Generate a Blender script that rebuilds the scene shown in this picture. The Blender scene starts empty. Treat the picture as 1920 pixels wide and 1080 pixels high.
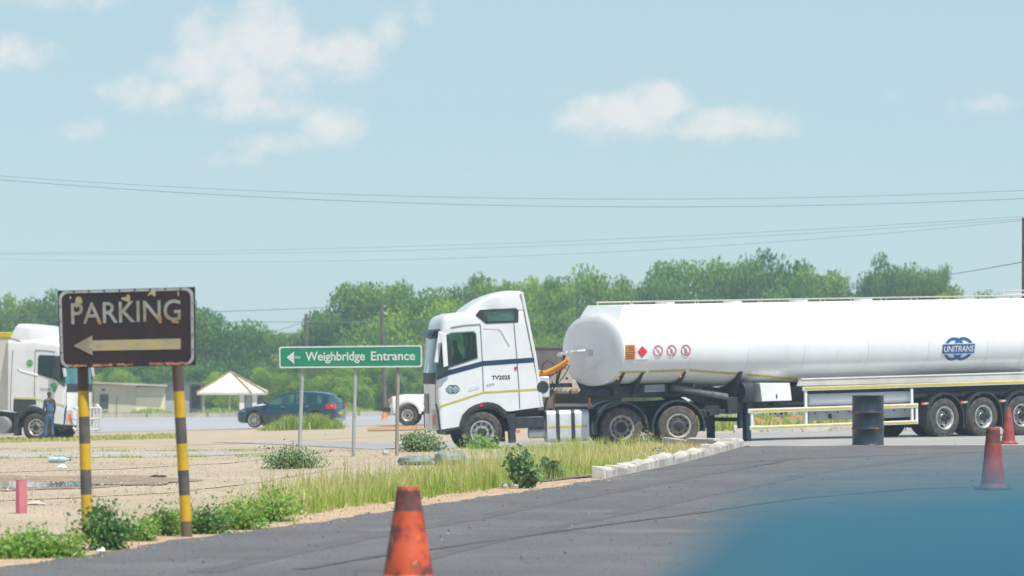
import bpy, bmesh, math, random
import numpy as np
from mathutils import Vector, Matrix, Euler
random.seed(7); rng = np.random.default_rng(11)
R = math.radians
SC = bpy.context.scene

# ------------------------------------------------------------------ camera
F = 9134.0; CX = 960.0; CY = 540.0; YH = 690.0; CH = 1.62      # focal length in px of the 1920 px frame, horizon row, eye height
PITCH = math.atan((YH - CY) / F)
cam_d = bpy.data.cameras.new('camera'); cam = bpy.data.objects.new('camera', cam_d)
SC.collection.objects.link(cam); SC.camera = cam
cam.location = (0, 0, CH); cam.rotation_euler = (R(90) + PITCH, 0, 0)
cam_d.sensor_width = 36; cam_d.lens = F * 36 / 1920
cam_d.clip_start = 0.2; cam_d.clip_end = 9000
cam_d.dof.use_dof = True; cam_d.dof.focus_distance = 78; cam_d.dof.aperture_fstop = 4.4

# ------------------------------------------------------------------ sun and sky
SUN_EL, SUN_AZ = 64.0, 138.0          # azimuth clockwise from +Y (the view direction): right and slightly behind the camera
sun_dir = Vector((math.sin(R(SUN_AZ)) * math.cos(R(SUN_EL)), math.cos(R(SUN_AZ)) * math.cos(R(SUN_EL)), math.sin(R(SUN_EL))))
sl = bpy.data.lights.new('sun', 'SUN'); sl.energy = 4.9; sl.angle = R(0.5); sl.color = (1.0, 0.965, 0.9)
so = bpy.data.objects.new('sun', sl); SC.collection.objects.link(so)
so.rotation_euler = (-sun_dir).to_track_quat('-Z', 'Y').to_euler(); so.location = (30, -30, 60)

world = bpy.data.worlds.new('World'); SC.world = world; world.use_nodes = True
nt = world.node_tree; N = nt.nodes; L = nt.links; N.clear()
def wn(t, **k):
    n = N.new(t)
    for a, b in k.items(): setattr(n, a, b)
    return n
def wmath(op, a, b=None, c=None, clamp=False):
    n = N.new('ShaderNodeMath'); n.operation = op; n.use_clamp = clamp
    for i, v in enumerate((a, b, c)):
        if v is None: continue
        if isinstance(v, (int, float)): n.inputs[i].default_value = v
        else: L.new(v, n.inputs[i])
    return n.outputs[0]
sky = wn('ShaderNodeTexSky'); sky.sky_type = 'NISHITA'; sky.sun_disc = False
sky.sun_elevation = R(SUN_EL); sky.sun_rotation = R(SUN_AZ); sky.altitude = 1000; sky.air_density = 1.0; sky.dust_density = 1.2; sky.ozone_density = 2.2
SKY_STRENGTH = 0.112
tint = wn('ShaderNodeMix', data_type='RGBA', blend_type='MULTIPLY'); tint.inputs[0].default_value = 1.0
L.new(sky.outputs[0], tint.inputs[6]); tint.inputs[7].default_value = (0.80, 0.93, 0.98, 1)
clear = wn('ShaderNodeMix', data_type='RGBA', blend_type='MIX'); L.new(tint.outputs[2], clear.inputs[6]); clear.inputs[7].default_value = (3.78, 4.98, 5.58, 1)
low = wn('ShaderNodeMapRange', interpolation_type='SMOOTHSTEP'); low.inputs[1].default_value = .10; low.inputs[2].default_value = .45; low.inputs[3].default_value = .62; low.inputs[4].default_value = .05
tc = wn('ShaderNodeTexCoord'); sep = wn('ShaderNodeSeparateXYZ'); L.new(tc.outputs['Generated'], sep.inputs[0])
L.new(sep.outputs[2], low.inputs[0]); L.new(low.outputs[0], clear.inputs[0])
yy = wmath('MAXIMUM', sep.outputs[1], 0.02)
cu = wmath('MULTIPLY_ADD', wmath('DIVIDE', sep.outputs[0], yy), F / 1000, 0.96)
cv = wmath('MULTIPLY_ADD', wmath('DIVIDE', sep.outputs[2], yy), -F / 1000, 0.69)
cmb = wn('ShaderNodeCombineXYZ'); L.new(cu, cmb.inputs[0]); L.new(cv, cmb.inputs[1])
nz = wn('ShaderNodeTexNoise'); nz.inputs['Scale'].default_value = 7.5; nz.inputs['Detail'].default_value = 9; nz.inputs['Roughness'].default_value = 0.55
L.new(cmb.outputs[0], nz.inputs['Vector'])
nz2 = wn('ShaderNodeTexNoise'); nz2.inputs['Scale'].default_value = 19; nz2.inputs['Detail'].default_value = 8; nz2.inputs['Roughness'].default_value = 0.6
L.new(cmb.outputs[0], nz2.inputs['Vector'])
# cumulus heaps standing in the sky (direction of each heap, its half width and height, how thick it is)
HEAPS = [(.505, .07, .085, .10, 1), (.385, .11, .085, .11, .95), (.45, .14, .19, .075, .85), (.62, .11, .10, .06, .9), (.28, .17, .14, .035, .7),
         (.46, .20, .15, .035, .75), (.625, .235, .065, .05, .95), (.55, .27, .14, .025, .55), (.73, .05, .04, .04, .6), (.155, .24, .05, .03, .6),
         (.80, .02, .03, .035, .5), (.02, .095, .09, .04, .8), (.08, .0, .16, .03, .55), (1.16, .22, .12, .05, .9), (1.235, .19, .07, .045, .95),
         (1.37, .235, .15, .035, .75), (1.84, .195, .06, .02, .45), (.40, .30, .12, .02, .3)]
acc = None
for (hx, hy, rx, ry, st) in HEAPS:
    dx = wmath('MULTIPLY', wmath('SUBTRACT', cu, hx), 1 / rx); dy = wmath('MULTIPLY', wmath('SUBTRACT', cv, hy), 1 / ry)
    d2 = wmath('ADD', wmath('MULTIPLY', dx, dx), wmath('MULTIPLY', dy, dy))
    g = wmath('MULTIPLY', wmath('SUBTRACT', 1.25, d2), st)
    g = wmath('MAXIMUM', g, -0.6)
    acc = g if acc is None else wmath('SMOOTH_MAX', acc, g, 0.35)
den = wmath('ADD', acc, wmath('MULTIPLY', wmath('SUBTRACT', nz.outputs[0], 0.5), 2.6))
den = wmath('ADD', den, wmath('MULTIPLY', wmath('SUBTRACT', nz2.outputs[0], 0.5), 1.9))
mr = wn('ShaderNodeMapRange', interpolation_type='SMOOTHSTEP'); L.new(den, mr.inputs[0]); mr.inputs[1].default_value = 0.0; mr.inputs[2].default_value = 1.5
mr.inputs[3].default_value = 0; mr.inputs[4].default_value = 0.78
front = wmath('GREATER_THAN', sep.outputs[1], 0.05)
fac = wmath('MULTIPLY', mr.outputs[0], front)
cmix = wn('ShaderNodeMix', data_type='RGBA', blend_type='MIX'); L.new(fac, cmix.inputs[0]); L.new(clear.outputs[2], cmix.inputs[6])
cmix.inputs[7].default_value = (6.9, 6.65, 6.45, 1)
bg = wn('ShaderNodeBackground'); L.new(cmix.outputs[2], bg.inputs[0]); bg.inputs[1].default_value = SKY_STRENGTH
wo = wn('ShaderNodeOutputWorld'); L.new(bg.outputs[0], wo.inputs[0])
SC.view_settings.view_transform = 'Standard'; SC.view_settings.look = 'None'; SC.view_settings.exposure = 0.22; SC.view_settings.gamma = 1
SC.cycles.max_bounces = 8; SC.cycles.volume_bounces = 1; SC.cycles.caustics_reflective = False; SC.cycles.caustics_refractive = False

# ------------------------------------------------------------------ geometry of the view and of the ground
def P(px, py, D):
    u = (px - CX) / F; v = (CY - py) / F
    c, s = math.cos(PITCH), math.sin(PITCH)
    k = D / (c - v * s)
    return Vector((u * k, D, CH + (v * c + s) * k))
def Zy(y, D): return P(CX, y, D).z
GCOL = np.array([-400, 0, 480, 960, 1440, 1920, 2400.])
_c = lambda z: [z] * 7
_y = lambda D, a: [Zy(a[0], D)] + [Zy(v, D) for v in a] + [Zy(a[-1], D)]
GROWS = [(-200, _c(.1)), (12, _c(.1)), (30, _c(-.10)), (38, _c(-.05)), (46, _c(.02)), (54, _c(.08)), (67, [0, -.01, .03, .11, .14, .14, .14]),
         (88, [-.13, -.13, -.08, .05, .21, .22, .22]), (105, _y(105, (850, 848, 839, 831.5, 830))), (121, _y(121, (841, 842, 846, 828.5, 824.5))),
         (140, _y(140, (836, 829, 829, 811, 806))), (169, _y(169, (828, 815, 806, 797, 791))), (190, _y(190, (816, 804, 791, 787, 784))),
         (230, _y(230, (803, 796, 783, 781, 780))), (320, _y(320, (784, 782, 777, 776, 776))), (360, _y(360, (778, 778, 775, 774, 774))),
         (600, _c(-2.2)), (6000, _c(-2.2))]
GD = np.array([r[0] for r in GROWS], float); GZ = np.array([r[1] for r in GROWS], float)
def gz_np(x, y):
    x = np.asarray(x, float); y = np.asarray(y, float)
    px = np.clip(CX + x / np.maximum(y, 30) * F, GCOL[0], GCOL[-1] - 1e-6)
    yc = np.clip(y, GD[0], GD[-1] - 1e-6)
    i = np.searchsorted(GD, yc, 'right') - 1; i = np.clip(i, 0, len(GD) - 2)
    t = (yc - GD[i]) / (GD[i + 1] - GD[i])
    j = np.searchsorted(GCOL, px, 'right') - 1; j = np.clip(j, 0, len(GCOL) - 2)
    w = (px - GCOL[j]) / (GCOL[j + 1] - GCOL[j])
    a = GZ[i, j] * (1 - w) + GZ[i, j + 1] * w; b = GZ[i + 1, j] * (1 - w) + GZ[i + 1, j + 1] * w
    return a * (1 - t) + b * t
def gz(x, y): return float(gz_np(x, y))
def G(px, py):
    """the ground point seen at a place of the view"""
    last = None
    for D in np.concatenate([np.arange(20, 130, .25), np.arange(130, 700, 1.)]):
        p = P(px, py, D); h = p.z - gz(p.x, p.y)
        if h <= 0: return Vector((p.x, p.y, gz(p.x, p.y)))
    return Vector((p.x, p.y, gz(p.x, p.y)))
def ground_at(px, D):
    x = (px - CX) / F * D
    return Vector((x, D, gz(x, D)))

# ------------------------------------------------------------------ materials
MATS = {}
def mat(name, c, c2=None, scale=3.0, rough=0.6, metal=0.0, bump=0.0, bscale=40.0, spots=None, coat=0.0, lo=0.4, hi=0.6, det=6, spec=0.5, stretch=None):
    """principled surface; c to c2 by fractal noise; spots = (colour, noise scale, threshold, softness)"""
    if name in MATS: return MATS[name]
    m = bpy.data.materials.new(name); m.use_nodes = True; MATS[name] = m
    t = m.node_tree; n = t.nodes; l = t.links; b = n['Principled BSDF']
    b.inputs['Roughness'].default_value = rough; b.inputs['Metallic'].default_value = metal
    b.inputs['Coat Weight'].default_value = coat; b.inputs['Specular IOR Level'].default_value = spec; b.inputs['Coat Roughness'].default_value = .08
    co = n.new('ShaderNodeTexCoord'); vec = co.outputs['Object']
    if stretch:
        mp = n.new('ShaderNodeMapping'); mp.inputs['Scale'].default_value = stretch; l.new(vec, mp.inputs[0]); vec = mp.outputs[0]
    col = None
    def noise(sc, d=det, r=.6):
        x = n.new('ShaderNodeTexNoise'); x.inputs['Scale'].default_value = sc; x.inputs['Detail'].default_value = d; x.inputs['Roughness'].default_value = r
        l.new(vec, x.inputs['Vector']); return x.outputs[0]
    def mix(f, a, bb):
        x = n.new('ShaderNodeMix'); x.data_type = 'RGBA'
        l.new(f, x.inputs[0])
        for i, v in ((6, a), (7, bb)):
            if isinstance(v, tuple): x.inputs[i].default_value = (*v, 1)
            else: l.new(v, x.inputs[i])
        return x.outputs[2]
    def ramp(v, a, bb):
        x = n.new('ShaderNodeMapRange'); x.interpolation_type = 'SMOOTHSTEP'; l.new(v, x.inputs[0]); x.inputs[1].default_value = a; x.inputs[2].default_value = bb
        return x.outputs[0]
    col = c
    if c2: col = mix(ramp(noise(scale), lo, hi), c, c2)
    for sp in (spots or []): col = mix(ramp(noise(sp[1]), sp[2], sp[2] + sp[3]), col, sp[0])
    if isinstance(col, tuple): b.inputs['Base Color'].default_value = (*col, 1)
    else: l.new(col, b.inputs['Base Color'])
    if bump:
        bp = n.new('ShaderNodeBump'); bp.inputs['Strength'].default_value = bump; bp.inputs['Distance'].default_value = .02
        l.new(noise(bscale, 5), bp.inputs['Height']); l.new(bp.outputs[0], b.inputs['Normal'])
    return m
def leaf_mat(name, a, b, c=None, trans=0.35):
    if name in MATS: return MATS[name]
    m = bpy.data.materials.new(name); m.use_nodes = True; MATS[name] = m
    t = m.node_tree; n = t.nodes; l = t.links; pb = n['Principled BSDF']; pb.inputs['Roughness'].default_value = .55; pb.inputs['Specular IOR Level'].default_value = .3
    at = n.new('ShaderNodeAttribute'); at.attribute_name = 'tint'
    cr = n.new('ShaderNodeValToRGB'); cr.color_ramp.elements[0].color = (*a, 1); cr.color_ramp.elements[1].color = (*b, 1)
    if c: e = cr.color_ramp.elements.new(.5); e.color = (*b, 1); cr.color_ramp.elements[2].color = (*c, 1)
    l.new(at.outputs['Fac'], cr.inputs[0]); l.new(cr.outputs[0], pb.inputs['Base Color'])
    tr = n.new('ShaderNodeBsdfTranslucent'); l.new(cr.outputs[0], tr.inputs[0])
    ms = n.new('ShaderNodeMixShader'); ms.inputs[0].default_value = trans
    l.new(pb.outputs[0], ms.inputs[1]); l.new(tr.outputs[0], ms.inputs[2]); l.new(ms.outputs[0], n['Material Output'].inputs[0])
    return m

# ------------------------------------------------------------------ mesh helpers
COL = SC.collection
def tag(o, label=None, cat=None, group=None, kind=None):
    if label: o['label'] = label
    if cat: o['category'] = cat
    if group: o['group'] = group
    if kind: o['kind'] = kind
    return o
def empty(name, loc=(0, 0, 0), rz=0.0, rot=None, label=None, cat=None, group=None):
    o = bpy.data.objects.new(name, None); COL.objects.link(o); o.location = loc; o.empty_display_size = .2
    o.rotation_euler = rot if rot else (0, 0, rz)
    return tag(o, label, cat, group)
class MB:
    def __init__(s): s.v = []; s.f = []; s.m = []
    def add(s, vs, fs, mi=0, X=None):
        b = len(s.v)
        s.v += [tuple(X @ Vector(p)) if X else tuple(p) for p in vs]
        s.f += [tuple(i + b for i in f) for f in fs]; s.m += [mi] * len(fs)
        return s
    def box(s, c, d, mi=0, X=None):
        x, y, z = c; a, b, h = d[0] / 2, d[1] / 2, d[2] / 2
        v = [(x + i * a, y + j * b, z + k * h) for i in (-1, 1) for j in (-1, 1) for k in (-1, 1)]
        return s.add(v, [(0, 1, 3, 2), (4, 6, 7, 5), (0, 4, 5, 1), (2, 3, 7, 6), (0, 2, 6, 4), (1, 5, 7, 3)], mi, X)
    def prism(s, poly, a, b, mi=0, ax='y', X=None):
        n = len(poly)
        pt = {'y': lambda p, t: (p[0], t, p[1]), 'x': lambda p, t: (t, p[0], p[1]), 'z': lambda p, t: (p[0], p[1], t)}[ax]
        v = [pt(p, a) for p in poly] + [pt(p, b) for p in poly]
        return s.add(v, [tuple(range(n)), tuple(range(2 * n - 1, n - 1, -1))] + [(i, i + n, (i + 1) % n + n, (i + 1) % n) for i in range(n)], mi, X)
    def loft(s, rings, mi=0, cap=True, closed=True, X=None):
        n = len(rings[0]); v = [p for r in rings for p in r]; f = []
        for k in range(len(rings) - 1):
            for i in range(n if closed else n - 1):
                j = (i + 1) % n; f.append((k * n + i, k * n + j, (k + 1) * n + j, (k + 1) * n + i))
        if cap: f += [tuple(range(n - 1, -1, -1)), tuple((len(rings) - 1) * n + i for i in range(n))]
        return s.add(v, f, mi, X)
    def tube(s, pts, r, n=8, mi=0, cap=True):
        pts = [Vector(p) for p in pts]; rr = r if isinstance(r, (list, tuple)) else [r] * len(pts); rings = []
        up = None
        for i, p in enumerate(pts):
            t = (pts[min(i + 1, len(pts) - 1)] - pts[max(i - 1, 0)]).normalized()
            if up is None: up = Vector((0, 0, 1)) if abs(t.z) < .9 else Vector((1, 0, 0))
            a = t.cross(up).normalized(); b = a.cross(t).normalized(); up = b
            rings.append([p + (a * math.cos(2 * math.pi * k / n) + b * math.sin(2 * math.pi * k / n)) * rr[i] for k in range(n)])
        return s.loft(rings, mi, cap)
    def lathe(s, prof, n=24, mi=0, o=(0, 0, 0), ax='z', sgn=1, cap=False):
        o = Vector(o); rings = []
        for r, t in prof:
            ring = []
            for k in range(n):
                a = 2 * math.pi * k / n; c, q = r * math.cos(a), r * math.sin(a); t2 = t * sgn
                ring.append(o + Vector({'z': (c, q, t2), 'y': (c, t2, q), 'x': (t2, c, q)}[ax]))
            rings.append(ring)
        return s.loft(rings, mi, cap)
    def grid(s, rows, mi=0): return s.loft(rows, mi, cap=False, closed=False)
    def mesh(s, name, mats, smooth=32):
        me = bpy.data.meshes.new(name); me.from_pydata(s.v, [], s.f)
        for m in (mats if isinstance(mats, (list, tuple)) else [mats]): me.materials.append(m)
        if max(s.m, default=0) > 0: me.polygons.foreach_set('material_index', s.m)
        bm = bmesh.new(); bm.from_mesh(me); bmesh.ops.recalc_face_normals(bm, faces=bm.faces); bm.to_mesh(me); bm.free()
        if smooth: me.shade_smooth(); me.set_sharp_from_angle(angle=R(smooth))
        me.update(); return me
    def build(s, name, mats, parent=None, smooth=32, bevel=0, loc=None, label=None):
        o = bpy.data.objects.new(name, s.mesh(name, mats, smooth)); COL.objects.link(o)
        if parent: o.parent = parent
        if loc: o.location = loc
        if bevel:
            b = o.modifiers.new('bevel', 'BEVEL'); b.width = bevel; b.segments = 2; b.limit_method = 'ANGLE'; b.angle_limit = R(40)
        if label: o['label'] = label
        return o
def put(name, me, parent=None, loc=(0, 0, 0), rot=(0, 0, 0), sc=(1, 1, 1), label=None):
    o = bpy.data.objects.new(name, me); COL.objects.link(o); o.parent = parent; o.location = loc; o.rotation_euler = rot; o.scale = sc
    if label: o['label'] = label
    return o
def copy_tree(o, parent=None):
    c = o.copy(); COL.objects.link(c)
    if parent: c.parent = parent
    for ch in list(o.children): copy_tree(ch, c)
    return c
def text_polys(txt, bold=0.0):
    """letters as a flat mesh, x 0..w, y 0..h"""
    cu_ = bpy.data.curves.new('letters', 'FONT'); cu_.body = txt; cu_.size = 1; cu_.offset = bold; cu_.resolution_u = 4
    o = bpy.data.objects.new('letters', cu_); COL.objects.link(o)
    bpy.context.view_layer.update()
    me = bpy.data.meshes.new_from_object(o.evaluated_get(bpy.context.evaluated_depsgraph_get()))
    vs = [v.co.copy() for v in me.vertices]; fs = [tuple(p.vertices) for p in me.polygons]
    bpy.data.objects.remove(o); bpy.data.curves.remove(cu_); bpy.data.meshes.remove(me)
    x0 = min(v.x for v in vs); x1 = max(v.x for v in vs); y0 = min(v.y for v in vs); y1 = max(v.y for v in vs)
    return [((v.x - x0) / (x1 - x0), (v.y - y0) / (y1 - y0)) for v in vs], fs
def letters(mb, txt, fn, mi=0, bold=0.0):
    """lay letters on a surface: fn(u, v) gives the point for u, v in 0..1"""
    vs, fs = text_polys(txt, bold); mb.add([fn(u, v) for u, v in vs], fs, mi); return mb
def leaf_cloud(name, pos, size, tintv, mats, flat=0.0, aspect=1.6):
    """many leaf-sized diamonds"""
    n = len(pos); pos = np.asarray(pos, float)
    a = rng.normal(size=(n, 3)); a[:, 2] *= (1 - flat); a /= np.linalg.norm(a, axis=1)[:, None]
    b = rng.normal(size=(n, 3)); b -= (b * a).sum(1)[:, None] * a; b[:, 2] *= (1 - flat); b /= np.linalg.norm(b, axis=1)[:, None]
    sz = np.asarray(size)[:, None] if np.ndim(size) else np.full((n, 1), size)
    v = np.empty((n, 4, 3)); v[:, 0] = pos - a * sz * aspect / 2; v[:, 1] = pos + b * sz / 2; v[:, 2] = pos + a * sz * aspect / 2; v[:, 3] = pos - b * sz / 2
    return quads(name, v.reshape(-1, 3), n, np.repeat(tintv, 4), mats)
def quads(name, v, n, tintv, mats, k=4):
    me = bpy.data.meshes.new(name); me.vertices.add(n * k); me.vertices.foreach_set('co', v.astype(np.float32).ravel())
    me.loops.add(n * k); me.loops.foreach_set('vertex_index', np.arange(n * k, dtype=np.int32))
    me.polygons.add(n); me.polygons.foreach_set('loop_start', np.arange(0, n * k, k, dtype=np.int32))
    at = me.attributes.new('tint', 'FLOAT', 'POINT'); at.data.foreach_set('value', np.asarray(tintv, np.float32))
    for m in (mats if isinstance(mats, (list, tuple)) else [mats]): me.materials.append(m)
    me.update(calc_edges=True); me.validate(); return me

# ------------------------------------------------------------------ materials used all over
m_white = mat('white_paint', (.80, .81, .80), (.74, .75, .74), 1.2, rough=.28, coat=.4, spots=[((.62, .58, .50), 2.5, .66, .18)])
m_tank = mat('tank_white', (.80, .81, .80), (.74, .75, .74), .6, rough=.22, coat=.5, spots=[((.60, .57, .50), 2.2, .60, .25)], stretch=(1, 1, .3))
m_black = mat('chassis_black', (.018, .024, .03), (.035, .04, .045), 4, rough=.6)
m_guard = mat('mudguard_black', (.022, .03, .036), (.04, .046, .05), 5, rough=.45)
m_glass = mat('dark_glass_reflections', (.012, .042, .045), (.06, .15, .115), 1.6, rough=.05, spec=.8)  # noise from dark to green paints reflected trees into the glass colour
m_pane = bpy.data.materials.new('side_pane'); m_pane.use_nodes = True
_n = m_pane.node_tree.nodes; _l = m_pane.node_tree.links; _n.clear(); _t = _n.new('ShaderNodeBsdfTransparent'); _t.inputs[0].default_value = (.66, .84, .80, 1); _g = _n.new('ShaderNodeBsdfGlossy'); _g.inputs['Roughness'].default_value = .04; _g.inputs[0].default_value = (.8, .9, .88, 1)
_f = _n.new('ShaderNodeFresnel'); _f.inputs[0].default_value = 1.5; _m = _n.new('ShaderNodeMixShader'); _o = _n.new('ShaderNodeOutputMaterial'); _l.new(_f.outputs[0], _m.inputs[0]); _l.new(_t.outputs[0], _m.inputs[1]); _l.new(_g.outputs[0], _m.inputs[2]); _l.new(_m.outputs[0], _o.inputs[0])
m_tealglass = mat('windscreen_glass', (.03, .10, .13), (.06, .22, .26), 1.0, rough=.04, spec=.9)
m_tyre = mat('tyre_rubber', (.030, .028, .027), (.085, .075, .065), 9, rough=.85, bump=.2)
m_rim = mat('rim_metal', (.62, .62, .60), (.42, .40, .37), 7, rough=.38, metal=.55)
m_rimd = mat('dusty_rim', (.50, .46, .41), (.30, .27, .24), 8, rough=.6, metal=.3)
m_hole = mat('hub_dark', (.02, .022, .024), rough=.7)
m_chrome = mat('bright_metal', (.72, .73, .74), (.5, .5, .5), 5, rough=.22, metal=.9)
m_alu = mat('aluminium', (.72, .73, .72), (.6, .6, .59), 3, rough=.38, metal=.25)
m_yellow = mat('yellow_tape', (.60, .48, .02), (.5, .40, .03), 4, rough=.5)
m_blue = mat('logo_blue', (.010, .10, .30), rough=.4)
m_navy = mat('navy_stripe', (.008, .035, .09), rough=.3, coat=.4)
m_red = mat('red_mark', (.62, .02, .05), rough=.5)
m_orange = mat('orange_lens', (.75, .16, .03), rough=.35)
m_redlens = mat('red_lens', (.60, .015, .02), rough=.2, coat=.5)
m_grey = mat('grey_plastic', (.20, .22, .23), (.26, .27, .28), 4, rough=.5)
m_skin = mat('brown_skin', (.060, .028, .018), (.08, .038, .024), 8, rough=.5)
m_seam = mat('panel_gap', (.10, .11, .12), rough=.7)

# ================================================================== SETTING: ground, lot, roads
def sheet(name, xs_of, ds, mats, lift=0.0, kind='structure', jitter=0.0, smooth=60):
    rows = []
    for D in ds:
        xs = xs_of(D)
        rows.append([(x, D, gz(x, D) + lift) for x in xs])
    o = MB().grid(rows).build(name, mats, smooth=smooth); o['kind'] = kind
    return o
m_sand = mat('sandy_soil', (.45, .36, .245), (.37, .295, .20), .35, rough=.95, bump=.5, bscale=9, lo=.35, hi=.7,
             spots=[((.36, .30, .21), 1.4, .60, .14), ((.50, .42, .30), 5.0, .60, .12), ((.33, .32, .14), .8, .66, .10)])
gy = sorted(set(list(np.arange(-60, 30, 6.)) + list(np.arange(30, 145, 1.0)) + list(np.arange(145, 370, 4.)) + [400, 450, 520, 600, 800, 1200, 2000, 3500, 5500] + [r[0] for r in GROWS if -60 <= r[0] <= 5500]))
gx = sorted(set(list(np.arange(-24, 24, .6)) + list(np.arange(-60, 61, 4.)) + [-3000, -1200, -500, -250, -120, -85, 85, 120, 250, 500, 1200, 3000]))
X_, Y_ = np.meshgrid(gx, gy); Z_ = gz_np(X_, Y_)
nzx = .002 * np.sin(X_ * 2.3 + Y_ * .7) + .002 * np.sin(X_ * 1.1 - Y_ * 1.9 + 1.3)
Z_ = Z_ + nzx - .005
MB().grid([[(X_[i, j], Y_[i, j], Z_[i, j]) for j in range(len(gx))] for i in range(len(gy))]).build('ground', m_sand, smooth=80)['kind'] = 'structure'

# dark asphalt lot: its ragged left edge
EDGE = [(0, 1065), (150, 1047), (300, 1021), (450, 1001), (600, 981), (740, 959), (900, 935), (1030, 917), (1140, 898), (1200, 886), (1280, 869), (1340, 853), (1390, 839)]
EP = [G(*e) for e in EDGE]
_ed = np.array([p.y for p in EP]); _ex = np.array([p.x for p in EP])
_sl = (_ex[3] - _ex[0]) / (_ed[3] - _ed[0])
def edge_x(D):
    if D < _ed[0]: return _ex[0] + (D - _ed[0]) * _sl
    return float(np.interp(D, _ed, _ex))
def edge_r(D): return edge_x(D) + .05 * math.sin(D * 5.1) + .035 * math.sin(D * 13.7 + 1) + .02 * math.sin(D * 31.) if D < _ed[8] else edge_x(D)
LOT_END = EP[-1].y
m_lot = mat('lot_asphalt', (.106, .105, .105), (.142, .139, .136), .5, rough=.82, bump=.6, bscale=55, lo=.3, hi=.7,
            spots=[((.19, .185, .175), 34, .60, .10), ((.05, .05, .052), 27, .64, .08), ((.165, .157, .145), .33, .56, .14)])
XT = np.concatenate([np.linspace(0, 1, 14) ** 1.5 * 20, np.linspace(24, 90, 8)])
sheet('parking_lot', lambda D: [edge_r(D) + t for t in XT], list(np.arange(-40, 30, 5.)) + list(np.arange(30, LOT_END, .4)) + [LOT_END], m_lot, .012)
# a seam of fresh bitumen across the lot, and a second nearer one
m_seam_b = mat('bitumen_seam', (.082, .081, .080), (.118, .116, .113), 2, rough=.8, lo=.3, hi=.75)
def ribbon(name, pts, w, m, lift):
    rows = []; pp = [G(*p) for p in pts]
    fine = []
    for a, b in zip(pp[:-1], pp[1:]):
        for k in range(30): fine.append(a.lerp(b, k / 30))
    fine.append(pp[-1])
    for i, p in enumerate(fine):
        ww = w * (1 + .12 * math.sin(i * .7) + .18 * math.sin(i * .23 + 1))
        q = fine[min(i + 1, len(fine) - 1)] - fine[max(i - 1, 0)]; nx, ny = -q.y / q.length, q.x / q.length
        rows.append([(p.x + nx * e, p.y + ny * e, gz(p.x + nx * e, p.y + ny * e) + lift) for e in (-ww / 2, 0, ww / 2)])
    o = MB().grid(rows).build(name, m); o['kind'] = 'structure'; return o
ribbon('tar_seam', [(560, 1071), (740, 1042), (820, 1031), (980, 1008), (1150, 986), (1300, 966)], .11, m_seam_b, .018)
ribbon('tar_seam', [(1300, 966), (1500, 937), (1700, 920), (1900, 912)], .11, m_seam_b, .018)
# faint tyre marks on the asphalt and wheel tracks pressed into the sand
m_tmark = mat('tyre_mark', (.095, .094, .092), (.122, .119, .116), 1.5, rough=.8, lo=.35, hi=.7)
for a_ in ([(380, 1078), (640, 1020), (900, 972), (1250, 905), (1500, 858)], [(700, 1076), (950, 1012), (1200, 958), (1520, 890), (1800, 850)], [(1000, 905), (1250, 880), (1500, 862), (1900, 846)]): ribbon('tyre_mark', a_, .24, m_tmark, .0145)
m_track = mat('packed_sand', (.40, .33, .235), (.46, .38, .27), 1.5, rough=.9)
for a_ in ([(-40, 842), (200, 838), (420, 833), (640, 822), (800, 812)], [(-40, 852), (240, 846), (460, 842), (700, 828)], [(-40, 886), (200, 880), (420, 868), (560, 852), (760, 838)], [(-40, 940), (120, 934), (300, 924), (470, 905), (620, 878)]): ribbon('wheel_track', a_, .32, m_track, .003)
# gravel shoulder along the lot edge
m_shoulder = mat('gravel_soil', (.52, .36, .22), (.42, .30, .19), 2.2, rough=.95, bump=.8, bscale=22, spots=[((.62, .50, .36), 16, .60, .08), ((.24, .17, .11), 20, .66, .07)])
sheet('gravel_shoulder', lambda D: [edge_x(D) - 1.0 - .25 * math.sin(D * 1.3) - .15 * math.sin(D * 3.1), edge_x(D) - .5, edge_x(D) + .02, edge_x(D) + .12], list(np.arange(20, _ed[8] + .5, .5)), m_shoulder, .004)
# old pale road that the tanker stands on
m_road = mat('old_asphalt', (.29, .28, .265), (.36, .34, .31), .5, rough=.9, bump=.4, bscale=40, spots=[((.45, .39, .30), .5, .58, .14), ((.20, .20, .20), 14, .64, .08)])
TR_END = 141.5
def tr_left(D): return float(np.interp(D, [LOT_END, 95, 100, 110, 121, 142], [4.25, 3.2, 1.6, -1.6, -3.2, -9])) + .12 * math.sin(D * 3.3)
sheet('truck_road', lambda D: [tr_left(D) + t for t in XT] + [120], [LOT_END + .01] + list(np.arange(math.ceil(LOT_END) + .0, 142, .6)), m_road, .010)
m_dust = mat('pale_dust', (.52, .44, .33), (.40, .36, .30), .8, rough=.95)
sheet('dust_strip', lambda D: [4.0 + .3 * math.sin(D * 9) + t for t in np.linspace(0, 60, 40)], [LOT_END - .25, LOT_END + .4, LOT_END + 1.6], m_dust, .017)
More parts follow.
